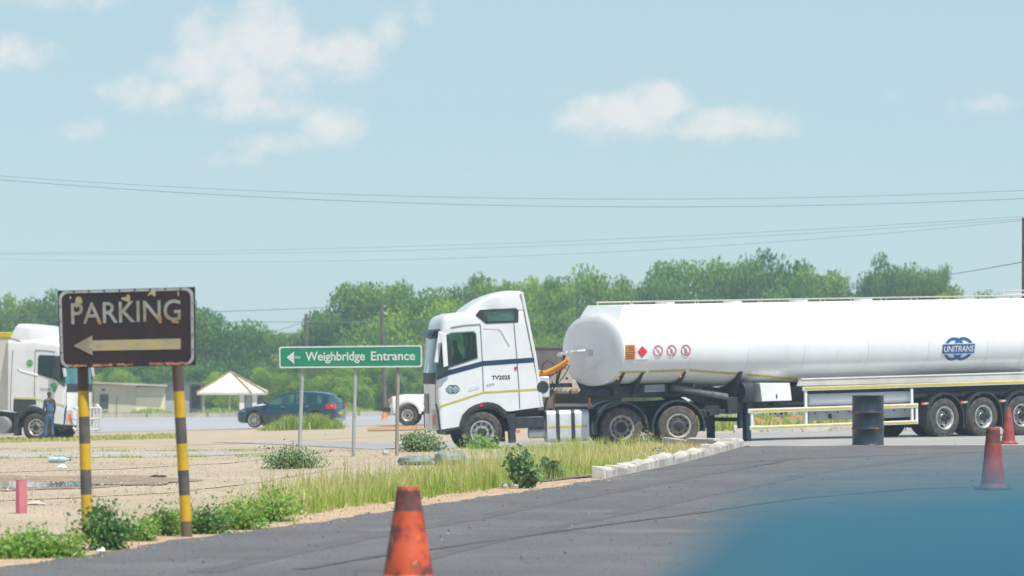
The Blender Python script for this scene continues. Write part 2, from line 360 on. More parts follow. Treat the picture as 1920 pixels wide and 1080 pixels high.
# far road, the orange dirt beside it, a concrete strip and a puddle in the sand
m_far = mat('worn_road', (.33, .335, .335), (.38, .38, .37), .08, rough=.85, spots=[((.26, .27, .28), .3, .6, .1)])
fx = list(np.linspace(-60, 60, 41))
sheet('road', lambda D: [x for x in fx], list(np.arange(191, 322, 3.)), m_far, .006)
m_odirt = mat('orange_dirt', (.40, .18, .06), (.46, .27, .13), .6, rough=.95, bump=.5, bscale=8)
def mound(name, px0, px1, D0, D1, h, m, n=30, kind='structure'):
    rows = []
    for i in range(9):
        t = i / 8; D = D0 + (D1 - D0) * t; r = []
        for k in range(n + 1):
            s = k / n; x = ((px0 + (px1 - px0) * s) - CX) / F * D
            e = math.sin(math.pi * t) * min(1, 6 * s, 6 * (1 - s))
            r.append((x, D, gz(x, D) + .02 + h * e * (.65 + .35 * math.sin(s * 40 + t * 5) * math.sin(s * 17))))
        rows.append(r)
    o = MB().grid(rows).build(name, m, smooth=80); o['kind'] = kind; return o
mound('orange_dirt', 690, 1010, 173, 184, .05, m_odirt)
mound('orange_dirt', 1330, 1700, 158, 176, .35, m_odirt)
m_conc = mat('concrete_strip', (.36, .35, .32), (.46, .41, .33), .7, rough=.9, spots=[((.24, .24, .20), 1.6, .56, .10), ((.33, .36, .17), .9, .62, .07)])
sheet('path', lambda D: [((-250 + (690 - min(200, 25 * abs(D - 104))) * 1. * s / 24 * 1.15) - CX) / F * D for s in range(25)], list(np.arange(97.5, 110, .7)), m_conc, .003)
m_wet = mat('wet_sand', (.25, .165, .09), (.36, .26, .16), 1.6, rough=.6)
def blob(name, px0, px1, D0, D1, m, lift, kind, seed=0):
    n = 48; c = []
    for k in range(n):
        a = 2 * math.pi * k / n; rr = 1 + .12 * math.sin(3 * a + seed) + .08 * math.sin(7 * a + 2 * seed)
        D = (D0 + D1) / 2 + (D1 - D0) / 2 * math.sin(a) * rr; px = (px0 + px1) / 2 + (px1 - px0) / 2 * math.cos(a) * rr
        x = (px - CX) / F * D; c.append((x, D))
    mx = sum(p[0] for p in c) / n; my = sum(p[1] for p in c) / n; rows = []
    for q in (0.02, .2, .35, .5, .6, .7, .8, .9, 1): rows.append([(mx + (x - mx) * q, my + (y - my) * q, gz(mx + (x - mx) * q, my + (y - my) * q) + lift) for x, y in c + c[:1]])
    o = MB().grid(rows).build(name, m); o['kind'] = kind; return o
blob('wet_sand', -290, 330, 64.0, 76.5, m_wet, .003, 'structure', 1)
m_water = mat('water', (.16, .17, .15), rough=.03, spec=.9)
w_ = blob('water', -260, 190, 65.3, 71.0, m_water, .007, 'structure', 2)
blob('wet_sand', 175, 325, 66.5, 72, mat('damp_soil', (.20, .15, .10), (.33, .25, .16), 2.5, rough=.8), .010, 'structure', 4)

# ================================================================== VEGETATION
m_grass = leaf_mat('grass_blades', (.19, .36, .04), (.44, .53, .10), (.70, .61, .32), .4)
def grass_blades(px, D, h, tintv, seed=0, wid=.0065, lean=.35):
    n = len(px); x = (px - CX) / F * D; z = gz_np(x, D) - .02
    a = rng.uniform(0, 2 * np.pi, n); ln = rng.normal(0, lean, n) * h
    base = np.stack([x, D, z], 1); wv = np.stack([np.cos(a), np.sin(a), np.zeros(n)], 1) * (wid * (.6 + .8 * rng.random(n)))[:, None]
    la = rng.uniform(0, 2 * np.pi, n); lv = np.stack([np.cos(la) * ln, np.sin(la) * ln, h], 1)
    mid = base + lv * np.array([.35, .35, .55]); tip = base + lv
    v = np.empty((n, 2, 4, 3)); v[:, 0, 0] = base - wv; v[:, 0, 1] = base + wv; v[:, 0, 2] = mid + wv * .8; v[:, 0, 3] = mid - wv * .8
    v[:, 1, 0] = mid - wv * .8; v[:, 1, 1] = mid + wv * .8; v[:, 1, 2] = tip + wv * .12; v[:, 1, 3] = tip - wv * .12
    return v.reshape(-1, 3), np.repeat(tintv, 8)
# the weedy strip between lot and sand: how far each blade stands behind the lot edge decides its height and colour
def strip(n):
    D = rng.uniform(36, 92, n * 4); ex = np.array([edge_x(d) for d in D])
    off = rng.random(n * 4) ** 1.35 * 9.0
    x = ex - off * .62; y = D + off * .9
    px = CX + x / y * F
    # width of the strip changes along it
    wmax = np.interp(D, [36, 41, 46, 50, 56, 62, 70, 80, 90], [1.2, 1.5, 1.5, 2.0, 3.6, 4.4, 4.8, 4.2, 2.0])
    cl = np.sin(x * 1.9 + y * .8) * np.sin(y * 1.3 - x * .7) * .5 + .5
    keep = (off < wmax * (.55 + .6 * cl)) & (off > .55 + .35 * cl) & (rng.random(n * 4) < .10 + .9 * cl ** 1.5) & (px > -80) & (px < 1400)
    keep &= ~((px > 700) & (px < 935) & (off > 4.2))
    return px[keep][:n], y[keep][:n], off[keep][:n], wmax[keep][:n], cl[keep][:n]
px, y, off, wm, cl = strip(28000)
h = .70 * (.04 + .22 * rng.random(len(px)) ** 1.5 + .15 * cl) * np.interp(px, [0, 300, 500, 900, 1100, 1390], [.95, .9, 1.15, 1.1, 1.0, .55]) * np.interp(off / wm, [0, .2, 1], [.65, 1, .8])
tv = np.clip(.12 + .62 * (off / wm) * (.5 + rng.random(len(px))) + rng.normal(0, .16, len(px)) + .18 * (1 - cl) + np.interp(px, [950, 1150, 1390], [0, .25, .5]), 0, 1)
V1, T1 = grass_blades(px, y, h, tv)
# sparse straw and sprouts on the sand behind the strip
n = 5200; D = rng.uniform(50, 118, n); pxs = rng.uniform(-80, 900, n); k = (np.sin(pxs * .021 + D * .9) * np.sin(D * .37 + pxs * .006) > .15)
pxs, D = pxs[k], D[k]; xs = (pxs - CX) / F * D; ok = np.array([x < edge_x(d) - 1.2 for x, d in zip(xs, D)]) & ~((D > 63) & (D < 77) & (pxs < 340)); pxs, D = pxs[ok], D[ok]
V2, T2 = grass_blades(pxs, D, .02 + .07 * rng.random(len(D)) ** 2, np.clip(.75 + rng.normal(0, .18, len(D)), 0, 1))
# island crest in front of the tanker's wheels
n = 13000; D = rng.uniform(90, 109, n); pxs = rng.uniform(850, 1400, n); xs = (pxs - CX) / F * D
ok = np.array([x < tr_left(d) + .15 for x, d in zip(xs, D)]) & (rng.random(n) < np.interp(pxs, [850, 980, 1080, 1400], [.15, .35, 1, 1])); pxs, D = pxs[ok], D[ok]
V3, T3 = grass_blades(pxs, D, (.04 + .26 * rng.random(len(D)) ** 3) * np.interp(pxs, [900, 1080, 1250, 1400], [.5, 1.0, 1.0, .4]), np.clip(.52 + rng.normal(0, .2, len(D)) + np.interp(pxs, [1150, 1400], [0, .25]), 0, 1))
# thin line of grass along the concrete strip
n = 2600; D = rng.choice([97., 110.5], n) + rng.normal(0, .5, n); pxs = rng.uniform(-60, 560, n); k = np.sin(pxs * .05 + D) > -.1
V4, T4 = grass_blades(pxs[k], D[k], .03 + .07 * rng.random(k.sum()), np.clip(.35 + rng.normal(0, .15, k.sum()), 0, 1))
# rough verge along the far side of the far road
n = 9000; D = rng.uniform(323, 334, n); pxs = rng.uniform(150, 830, n); V5, T5 = grass_blades(pxs, D, .15 + .5 * rng.random(n) * (np.sin(pxs * .05) * .4 + .7), np.clip(.4 + rng.normal(0, .2, n), 0, 1), wid=.04)
n = 3000; D = rng.uniform(160, 176, n); pxs = rng.uniform(-60, 330, n); V6, T6 = grass_blades(pxs, D, .04 + .12 * rng.random(n), np.clip(.6 + rng.normal(0, .2, n), 0, 1), wid=.03)
n = 4000; D = rng.uniform(150, 200, n); pxs = rng.uniform(1250, 1700, n); V7, T7 = grass_blades(pxs, D, .1 + .3 * rng.random(n), np.clip(.35 + rng.normal(0, .2, n), 0, 1), wid=.03)
# tall feathery stems over the strip, tipped with pale seed heads
px8, y8, o8, w8, c8 = strip(5200); k8 = (px8 > 430) & (px8 < 1120); px8, y8 = px8[k8], y8[k8]
V8, T8 = grass_blades(px8, y8, .22 + .26 * rng.random(len(px8)), np.clip(.7 + rng.normal(0, .18, len(px8)), 0, 1), wid=.0045, lean=.25)
Vg = np.concatenate([V8, V1, V2, V3, V4, V5, V6, V7]); Tg = np.concatenate([T8, T1, T2, T3, T4, T5, T6, T7])
put('grass', quads('grass', Vg, len(Vg) // 4, Tg, m_grass))['kind'] = 'stuff'
# one countable tuft in front of the far car
n = 9000; sc_ = rng.integers(0, 34, n); cc = rng.normal(0, 1, 34) * 36; ch_ = rng.uniform(.55, 1.1, 34); pxs = 565 + np.clip(cc[sc_], -74, 74) + rng.normal(0, 5, n); D = 183 + rng.uniform(-1.2, 1.2, 34)[sc_] + rng.normal(0, .25, n)
hh = (.15 + .50 * rng.random(n) ** 1.3) * ch_[sc_] * np.clip(1.1 - (np.abs(pxs - 572) / 92) ** 2, .22, 1)
Vt, Tt = grass_blades(pxs, D, hh, np.clip(.38 + rng.normal(0, .17, n), 0, 1), wid=.02)
tag(put('grass_clump', quads('grass_clump', Vt, len(Vt) // 4, Tt, m_grass)), 'bright yellow-green clump of tall grass in front of the dark blue hatchback', 'grass clump')

# pebbles on the shoulder
m_stone = mat('pebble', (.52, .40, .27), (.36, .27, .18), 14, rough=.9)
mb = MB(); ico = bmesh.new(); bmesh.ops.create_icosphere(ico, subdivisions=1, radius=1); iv = [v.co.copy() for v in ico.verts]; iff = [tuple(v.index for v in f.verts) for f in ico.faces]
for k in range(1600):
    D = random.uniform(37, 70); x = edge_x(D) - random.random() ** 1.3 * 1.6 + .25; s = random.uniform(.004, .011) * (2.0 if random.random() > .95 else 1)
    X = Matrix.Translation((x, D, gz(x, D) + s * .4 + .01)) @ Euler((random.random() * 3, random.random() * 3, random.random() * 3)).to_matrix().to_4x4() @ Matrix.Diagonal((s, s * .8, s * .6, 1))
    mb.add(iv, iff, 0, X)
mb.build('gravel', m_stone)['kind'] = 'stuff'
# loose chippings on the asphalt and small clods on the sand: tiny four-sided stones
def chips(name, x, y, sz, tn, mt):
    n = len(x); z = gz_np(x, y) + .010; a = rng.uniform(0, 6.28, n); c = np.stack([x, y, z], 1); v = np.empty((n, 4, 3))
    for q in range(3): v[:, q] = c + np.stack([np.cos(a + q * 2.1) * sz, np.sin(a + q * 2.1) * sz, np.zeros(n) - .004], 1)
    v[:, 3] = c + np.stack([rng.normal(0, .2, n) * sz, rng.normal(0, .2, n) * sz, sz * rng.uniform(.6, 1.2, n)], 1)
    f = np.array([(0, 1, 3), (1, 2, 3), (2, 0, 3)]); vv = v[:, f].reshape(-1, 3); return quads(name, vv, n * 3, np.repeat(tn, 9), mt, 3)
n = 60000; D = 30 + 58 * rng.random(n) ** 1.2; pxs = rng.uniform(-60, 1980, n); xs = (pxs - CX) / F * D; ok = xs > np.array([edge_x(d) + .05 for d in D]); xs, D = xs[ok], D[ok]
put('gravel', chips('gravel', xs, D, rng.uniform(.004, .011, len(xs)) * (1 + 1.2 * (rng.random(len(xs)) > .985)), rng.random(len(xs)), leaf_mat('chippings', (.035, .035, .037), (.12, .118, .115), (.27, .26, .25), 0)))['kind'] = 'stuff'
n = 11000; D = 40 + 85 * rng.random(n) ** 1.1; pxs = rng.uniform(-60, 900, n); xs = (pxs - CX) / F * D; ok = xs < np.array([edge_x(d) - .3 for d in D]); xs, D = xs[ok], D[ok]
put('gravel', chips('gravel', xs, D, rng.uniform(.006, .016, len(xs)) * (1 + 1.5 * (rng.random(len(xs)) > .97)), rng.random(len(xs)), leaf_mat('clods', (.28, .22, .15), (.40, .325, .225), (.55, .47, .36), 0)))['kind'] = 'stuff'
def rock(p, s, m, label, cat='stone', name='stone', seed=0, squash=.65, group=None):
    rs = random.Random(seed); b = bmesh.new(); bmesh.ops.create_icosphere(b, subdivisions=2, radius=1)
    for v in b.verts:
        q = v.co; v.co *= 1 + .22 * math.sin(q.x * 3 + seed) * math.cos(q.y * 4 + seed * 2) + rs.uniform(-.08, .08)
        v.co.z *= squash
    me = bpy.data.meshes.new(name); b.to_mesh(me); b.free(); me.materials.append(m)
    return tag(put(name, me, None, (p.x, p.y, p.z + s[2] * .3), (0, 0, seed), s), label, cat, group)

# ---- leafy bushes near the lot
lm_dark = leaf_mat('shrub_leaves', (.03, .11, .035), (.11, .26, .07), (.32, .44, .18), .32)
lm_weed = leaf_mat('weed_leaves', (.10, .25, .04), (.26, .47, .08), (.50, .60, .20), .4)
lm_grey = leaf_mat('greygreen_leaves', (.08, .17, .07), (.22, .33, .14), (.40, .48, .24), .3)
lm_big = leaf_mat('broad_leaves', (.06, .15, .055), (.19, .31, .12), (.40, .50, .28), .3)
m_stem = mat('stem', (.16, .14, .06), (.25, .22, .12), 9, rough=.8)
def bush(p, w, h, n, leaf, mt, label, stems=9, name='bush', cat='bush', dense=.55, seed=1, depth=None, aspect=1.7):
    """stems fan out from the ground; leaves cluster along them"""
    rs = random.Random(seed); o = empty(name, p, label=label, cat=cat); mb = MB(); pos = []; tn = []; dp = depth or w * .7
    for s in range(stems):
        a = rs.uniform(0, 2 * math.pi); q = rs.random() ** .6; ex, ey = math.cos(a) * q * w / 2, math.sin(a) * q * dp / 2; hh = h * (1 - .35 * q) * rs.uniform(.35, 1.08)
        pts = [Vector((ex * .12, ey * .12, -.03)), Vector((ex * .5, ey * .5, hh * .55)), Vector((ex * (.9 + .2 * rs.random()), ey, hh))]
        mb.tube(pts, [.007 * h / .4 + .002, .005, .002], 5)
        base = rs.random() * .35
        for k in range(n // stems):
            t = rs.random() ** .6; b = pts[0].lerp(pts[1], t * 2) if t < .5 else pts[1].lerp(pts[2], t * 2 - 1)
            sp = (w * .10) * (.5 + t)
            g = Vector((rs.gauss(0, sp), rs.gauss(0, sp), rs.gauss(0, sp * .8)))
            b = b + g; b.z = max(b.z, .01); pos.append(b); tn.append(min(1, max(0, base + .35 * rs.random() + .25 * t)))
    mb.build('stem', m_stem, o)
    sz = leaf * (.6 + .8 * rng.random(len(pos)))
    put('foliage', leaf_cloud('foliage', pos, sz, tn, mt, aspect=aspect), o); return o
bush(ground_at(198, 43.4), .50, .42, 2600, .026, lm_dark, 'dark green small-leaved shrub at the foot of the left sign post', 34, seed=3, name='shrub')
for k, (pxb, Db, w, h, lab) in enumerate([(15, 41.8, .46, .22, 'low green weed farthest left on the edge of the asphalt lot'), (62, 41.9, .36, .32, 'upright green weed below the pink marker post'),
        (112, 42.0, .50, .24, 'spreading green weed just left of the dark shrub'), (262, 45.2, .36, .26, 'thin green weed just right of the dark shrub')]):
    bush(ground_at(pxb, Db), w * 1.25, h * .85, 1300, .022, lm_weed, lab, 26, seed=20 + k, name='weed', cat='weed')
for k, (pxb, Db, w, h, lab) in enumerate([(308, 46.4, .36, .32, 'small pale weed left of the right sign post'), (385, 46.8, .46, .34, 'bushy green weed right of the right sign post'),
        (445, 47.8, .50, .36, 'green weed between the right sign post and the feathery one'), (508, 49.8, .52, .44, 'taller feathery green weed where the tall grass begins')]):
    bush(ground_at(pxb, Db), w * 1.3, h * .82, 1700, .022, [lm_weed, lm_dark, lm_weed, lm_weed][k], lab, 30, seed=40 + k, name='weed', cat='weed')
bush(ground_at(552, 79.5), .86, .29, 3600, .030, lm_grey, 'rounded grey-green bush at the foot of the green sign left post', 22, seed=8)
bush(ground_at(790, 99.5), .95, .36, 3000, .034, lm_grey, 'low wide bush in front of the tanker cab, right of the green sign', 24, seed=9, aspect=2.2)
bush(ground_at(905, 103), 1.1, .20, 700, .04, lm_weed, 'low green weeds in front of the tanker front wheel', 18, seed=10, name='weed', cat='weed')
bush(ground_at(984, 61.5), .44, .58, 800, .058, lm_big, 'broad-leaved bush standing alone near the kerb stones', 16, seed=12, aspect=1.35)
bush(ground_at(1035, 66), .35, .35, 130, .06, lm_big, 'sparse broad-leaved sprout right of the large-leaved bush', 8, seed=13, name='sprout', cat='weed')
bush(ground_at(1200, 100), .9, .32, 520, .03, leaf_mat('dry_leaves', (.10, .12, .05), (.26, .26, .12), (.4, .36, .2), .3), 'dry grey weed between the tanker drive wheels', 20, seed=14, name='weed', cat='weed')

# ---- trees
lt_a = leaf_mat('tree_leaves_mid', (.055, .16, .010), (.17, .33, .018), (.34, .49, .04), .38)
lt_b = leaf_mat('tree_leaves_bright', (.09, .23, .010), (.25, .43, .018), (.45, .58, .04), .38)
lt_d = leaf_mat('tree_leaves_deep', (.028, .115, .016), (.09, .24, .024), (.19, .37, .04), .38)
m_bark = mat('bark', (.10, .075, .055), (.17, .13, .10), 6, rough=.9)
def crown_mesh(seed, nclump, nleaf, flat, mt, lf, low=.0):
    g = np.random.default_rng(seed); pos = []; tn = []; sz = []
    for c in range(nclump):
        while True:
            v = g.uniform(-1, 1, 3); r = np.linalg.norm(v)
            rho = math.hypot(v[0], v[1])
            if rho < 1: break
        r = max(rho, abs(v[2])); v[2] = (v[2] * .5 + .5) * (1 - .42 * rho ** 3) * g.uniform(.88, 1.0)
        if low and v[2] < low: v[2] += low * .5
        cr = g.uniform(.15, .34) * (1.12 - .32 * r); k = int(nleaf / nclump * (cr / .24) ** 2)
        d = g.normal(size=(k, 3)); d /= np.linalg.norm(d, axis=1)[:, None]; rr = g.random(k)[:, None] ** .5
        p = v + d * rr * cr * np.array([1.45, 1.45, flat]); pos.append(p)
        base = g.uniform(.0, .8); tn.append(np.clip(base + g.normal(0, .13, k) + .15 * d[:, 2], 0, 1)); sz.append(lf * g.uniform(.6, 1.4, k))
    pos = np.concatenate(pos); pos[:, 2] /= np.percentile(pos[:, 2], 99.7); return leaf_cloud('crown', pos, np.concatenate(sz), np.concatenate(tn), mt, aspect=1.5)
CROWNS = {}
def crown(kind, var):
    if (kind, var) not in CROWNS:
        mt = {'a': lt_a, 'b': lt_b, 'd': lt_d}[kind]
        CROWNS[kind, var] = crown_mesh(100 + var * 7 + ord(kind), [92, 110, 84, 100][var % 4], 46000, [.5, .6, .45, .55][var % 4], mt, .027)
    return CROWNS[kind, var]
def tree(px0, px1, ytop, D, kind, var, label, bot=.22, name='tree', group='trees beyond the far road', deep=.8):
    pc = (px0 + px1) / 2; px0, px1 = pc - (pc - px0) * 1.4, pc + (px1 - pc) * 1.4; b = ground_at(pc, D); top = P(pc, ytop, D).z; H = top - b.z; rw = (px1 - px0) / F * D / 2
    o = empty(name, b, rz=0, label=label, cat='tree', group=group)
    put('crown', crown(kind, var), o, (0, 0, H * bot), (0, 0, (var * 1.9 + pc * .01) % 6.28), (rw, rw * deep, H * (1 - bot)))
    mb = MB(); rs = random.Random(int(pc)); r0 = .03 * H
    mb.tube([(0, 0, -.2), (.1 * rs.uniform(-1, 1), 0, H * bot * .7), (rs.uniform(-.3, .3), 0, H * (bot + .25))], [r0, r0 * .75, r0 * .45], 8)
    for k in range(5):
        a = k * 1.3 + rs.random(); q = rw * rs.uniform(.35, .7)
        mb.tube([(0, 0, H * bot * .6), (math.cos(a) * q * .5, math.sin(a) * q * .5, H * (bot + .16)), (math.cos(a) * q, math.sin(a) * q, H * (bot + .42))], [r0 * .5, r0 * .33, r0 * .12], 6)
    mb.build('trunk', m_bark, o); return o
TREES = [(-45, 60, 560, 400, 'a', 0, 'tree at the far left edge behind the white lorry'), (18, 150, 557, 410, 'd', 0, 'airy dark tree behind the left edge of the PARKING sign'),
    (120, 240, 600, 420, 'd', 1, 'tree hidden mostly behind the PARKING sign'), (225, 352, 590, 415, 'd', 3, 'dark tree behind the right half of the PARKING sign'),
    (270, 462, 573, 390, 'd', 0, 'wide dark acacia just right of the PARKING sign, over the pyramid roof'), (380, 515, 628, 430, 'd', 1, 'low dark tree left of the shorter power pole'),
    (470, 610, 622, 420, 'a', 2, 'low tree behind the shorter power pole'), (560, 700, 590, 400, 'd', 3, 'dark tree right of the shorter power pole, above the green sign'),
    (612, 810, 536, 405, 'a', 0, 'tall rounded tree behind the leaning power pole'), (715, 905, 556, 385, 'b', 1, 'bright yellow-green tree just left of the tanker cab'),
    (838, 985, 526, 410, 'a', 3, 'tree rising behind the roof fairing of the tanker cab'), (955, 1085, 528, 395, 'b', 2, 'bright tree between the cab and the tank end'),
    (1035, 1180, 516, 410, 'a', 1, 'tree above the rounded front end of the tank'), (890, 1050, 536, 420, 'a', 0, 'rounded tree filling the gap behind the cab fairing and the tank end'), (1110, 1230, 532, 425, 'a', 3, 'tree between the tank front and the wide grove'), (655, 770, 545, 415, 'b', 3, 'paler tree behind the leaning power pole'), (1170, 1320, 530, 420, 'd', 2, 'lower left part-tree of the wide grove above the tank'),
    (1215, 1405, 495, 430, 'a', 0, 'broad tree on the left of the tallest grove above the tank'), (1345, 1500, 486, 425, 'd', 1, 'tallest dark tree in the middle above the tank'),
    (1435, 1590, 502, 435, 'a', 3, 'tree sloping down on the right of the tallest grove'), (1590, 1680, 545, 440, 'a', 2, 'small low tree in the gap between the two groves above the tank'),
    (1610, 1720, 492, 430, 'd', 0, 'pointed tree left of the rightmost above the tank'), (1695, 1805, 505, 425, 'a', 2, 'thin airy tree rightmost above the tank'), (1800, 1960, 560, 450, 'a', 1, 'low tree mostly hidden behind the tank at the right edge')]
for t in TREES: tree(*t, bot=.06 if t[0] < 1200 else .12)
# bushes and saplings under and in front of the trees, each a thing
BUSH = [(110, 190, 668, 372, 'd', 0), (165, 260, 690, 362, 'b', 1), (215, 330, 678, 376, 'd', 2), (300, 400, 690, 372, 'd', 3), (362, 470, 700, 366, 'b', 0), (420, 520, 680, 372, 'd', 1), (470, 560, 692, 358, 'b', 2),
        (530, 640, 672, 364, 'a', 3), (560, 700, 700, 352, 'b', 1), (640, 760, 672, 360, 'b', 0), (700, 790, 690, 350, 'a', 2), (745, 850, 680, 356, 'a', 1), (800, 950, 655, 366, 'a', 0), (900, 1040, 640, 372, 'b', 3),
        (1000, 1120, 635, 372, 'a', 1), (1090, 1230, 620, 380, 'a', 2), (1200, 1340, 600, 392, 'd', 0), (1330, 1480, 600, 395, 'a', 3), (1470, 1620, 600, 398, 'd', 2), (1600, 1760, 590, 400, 'a', 1)]
where = ['behind the lorry mirror', 'behind the low grey-beige house', 'behind the cream patched wall', 'behind the dark open shed', 'seen under the pyramid roof', 'right behind the pyramid roof peak', 'behind the white pickup in the distance',
         'left behind the green sign', 'behind the roof of the blue hatchback', 'under the middle of the green sign', 'at the foot of the leaning power pole', 'above the nose of the white off-roader', 'behind the tanker cab windows', 'behind the rear of the cab',
         'left of the tank end', 'above the front of the tank', 'low behind the first grove', 'low behind the tallest grove', 'low behind the gap in the groves', 'low behind the right grove']
tone = {'a': 'mid green', 'b': 'light green', 'd': 'dark green'}
for k, b in enumerate(BUSH): tree(*b, label=f'{tone[b[4]]} bushy sapling {where[k]}', bot=.0, name='bushy_tree', group='bushes under the trees', deep=.55)

# ================================================================== VEHICLES
class Frame:
    """a vehicle's own axes: x forward, y to its left, z up"""
    def __init__(s, anchor_world, anchor_local, heading, pitch=0.0):
        s.rot = (0, pitch, heading); s.Rm = Euler(s.rot).to_matrix(); s.o = Vector(anchor_world) - s.Rm @ Vector(anchor_local)
    def pl(s, px, py, y):
        a = Vector((0, 0, CH)); d = P(px, py, 100) - a; Ri = s.Rm.transposed(); la = Ri @ (a - s.o); ld = Ri @ d
        t = (y - la.y) / ld.y; q = la + ld * t; return (q.x, q.z)
def interp(pts):
    pts = sorted(pts); xs = [p[0] for p in pts]; ys = [p[1] for p in pts]
    return lambda x: float(np.interp(x, xs, ys))
def strip2d(mb, pts, w, y, mi=0, th=.012, side=1):
    """a band of width w along a polyline on a side plane"""
    a = []; b = []
    for i, p in enumerate(pts):
        p = Vector(p); q = Vector(pts[max(i - 1, 0)]); r = Vector(pts[min(i + 1, len(pts) - 1)]); t = (r - q).normalized(); n = Vector((-t.y, t.x)) * w / 2
        a.append(p + n); b.append(p - n)
    mb.prism([tuple(v) for v in a + b[::-1]], y, y + th * side, mi)
def poly_side(mb, pts, y, mi=0, th=.012, side=1): mb.prism(pts, y, y + th * side, mi)
# ---- wheels: tyre and rim meshes shared by every wheel of a kind
WH = {}
def tyre_mesh(r, w, ri, key, m=None):
    k = ('t', key)
    if k not in WH:
        h = w / 2; prof = [(ri - .03, -h * .75), (ri, -h * .95), (ri + (r - ri) * .55, -h), (r - .03, -h * .92), (r, -h * .72), (r, -h * .3), (r - .012, -h * .28), (r - .012, -h * .2), (r, -h * .18), (r, h * .18), (r - .012, h * .2), (r - .012, h * .28), (r, h * .3), (r, h * .72), (r - .03, h * .92), (r - (r - ri) * .2, h), (ri + (r - ri) * .55, h), (ri + (r - ri) * .5, h + .006), (ri + (r - ri) * .2, h + .004), (ri, h * .95), (ri - .03, h * .75)]
        WH[k] = MB().lathe(prof, 40, ax='y').mesh('tyre', m or m_tyre)
    return WH[k]
def truck_rim(ri, w, key, m, deep=.0, hubr=.13, huby=.05, nb=10, bright=None):
    k = ('r', key)
    if k not in WH:
        h = w / 2; mb = MB()
        mb.lathe([(ri + .012, h * .98), (ri + .012, h * 1.06), (ri - .015, h * 1.06), (ri - .04, h * .9), (ri - .055, h * .55 - deep), (ri * .66, h * .62 - deep), (ri * .60, h * .72 - deep), (hubr + .02, h * .72 - deep), (hubr, h * .72 - deep), (hubr, h * .72 - deep + huby), (hubr * .8, h * .72 - deep + huby + .02), (.001, h * .72 - deep + huby + .02)], 40, 0, ax='y')
        for q in range(nb):
            a = 2 * math.pi * q / nb; rr = ri * .80; c = (rr * math.cos(a), h * .60 - deep, rr * math.sin(a))
            mb.lathe([(.034, 0), (.034, .035), (.001, .036)], 10, 1, (c[0], c[1] - .008, c[2]), 'y')
            a2 = a + math.pi / nb; rr = ri * .60 - .035; c = (rr * math.cos(a2), h * .72 - deep, rr * math.sin(a2))
            mb.lathe([(.018, 0), (.018, .035), (.001, .04)], 6, 2, c, 'y')
        mb.lathe([(hubr * .98, h * .72 - deep + huby + .012), (hubr * .78, h * .72 - deep + huby + .026), (.001, h * .72 - deep + huby + .03)], 20, 1, ax='y')
        WH[k] = mb.mesh('rim', [m, m_hole, bright or m])
    return WH[k]
def car_rim(ri, w, key, m, spokes=10):
    k = ('r', key)
    if k not in WH:
        h = w / 2; mb = MB(); mb.lathe([(ri + .01, h * .95), (ri + .01, h * 1.03), (ri - .02, h * 1.03), (ri - .03, h * .6)], 32, 0, ax='y')
        mb.lathe([(ri - .02, h * .2), (.001, h * .2)], 24, 1, ax='y')
        for q in range(spokes):
            a = 2 * math.pi * q / spokes; ca, sa = math.cos(a), math.sin(a)
            X = Matrix(((ca, 0, -sa, 0), (0, 1, 0, 0), (sa, 0, ca, 0), (0, 0, 0, 1))); mb.box((ri * .55, h * .8, 0), (ri * .9, .02, ri * .17), 0, X)
        mb.lathe([(ri * .28, h * .7), (ri * .26, h * .95), (.001, h * .97)], 16, 0, ax='y')
        WH[k] = mb.mesh('rim', [m, m_hole])
    return WH[k]
def wheel(parent, x, y, r, tm, rm, name='wheel'):
    o = put(name, tm, parent, (x, y, r), (0, 0, 0) if y > 0 else (0, 0, math.pi)); put('rim', rm, o); return o

# ---- the cab-over tractor, shared by both lorries (heights and lengths in metres from the front wheel)
TF = Frame(P(905, 849, 121.0), (0, 1.25, 0), math.pi + R(7.5), R(1.65))
T = lambda px, py, y=1.25: TF.pl(px, py, y)
TOP = [T(800, 606), T(812, 594), T(835, 588), T(871, 585), (-.0, T(905, 579)[1]), T(960, 577), T(990, 577)]
BOT = [T(800, 811), T(822, 806), T(861, 800), T(864, 790), T(868, 781), T(880, 768), T(890, 763), T(905, 757.5), T(914, 756), T(925, 757.5), T(934, 761), T(948, 772), T(960, 769), (-1.10, T(1017, 763)[1])]
ztop = interp(TOP); zbot = interp(BOT); XF = 1.22; XC = 0.95; XR = -1.10; NSE = 3.0
def cab_w(x): return 1.25 if x <= XC else 1.25 * max(0, 1 - ((x - XC) / (XF - XC)) ** NSE) ** (1 / NSE)
def cab_front_x(y): return XC + (XF - XC) * max(0, 1 - (abs(y) / 1.25) ** NSE) ** (1 / NSE)
def cab_lean(x, z):
    zt = ztop(max(x, XR))
    if x > .3: x = x - max(0, z - 1.95) * .13 * min(1, (x - .3) / .7)
    if x < -.5: x = x - .17 * min(1, (-.5 - x) / .6) * max(0, zt - z)
    return x
m_cabin = mat('cabin_lining', (.035, .04, .042), (.06, .06, .06), 4, rough=.8)
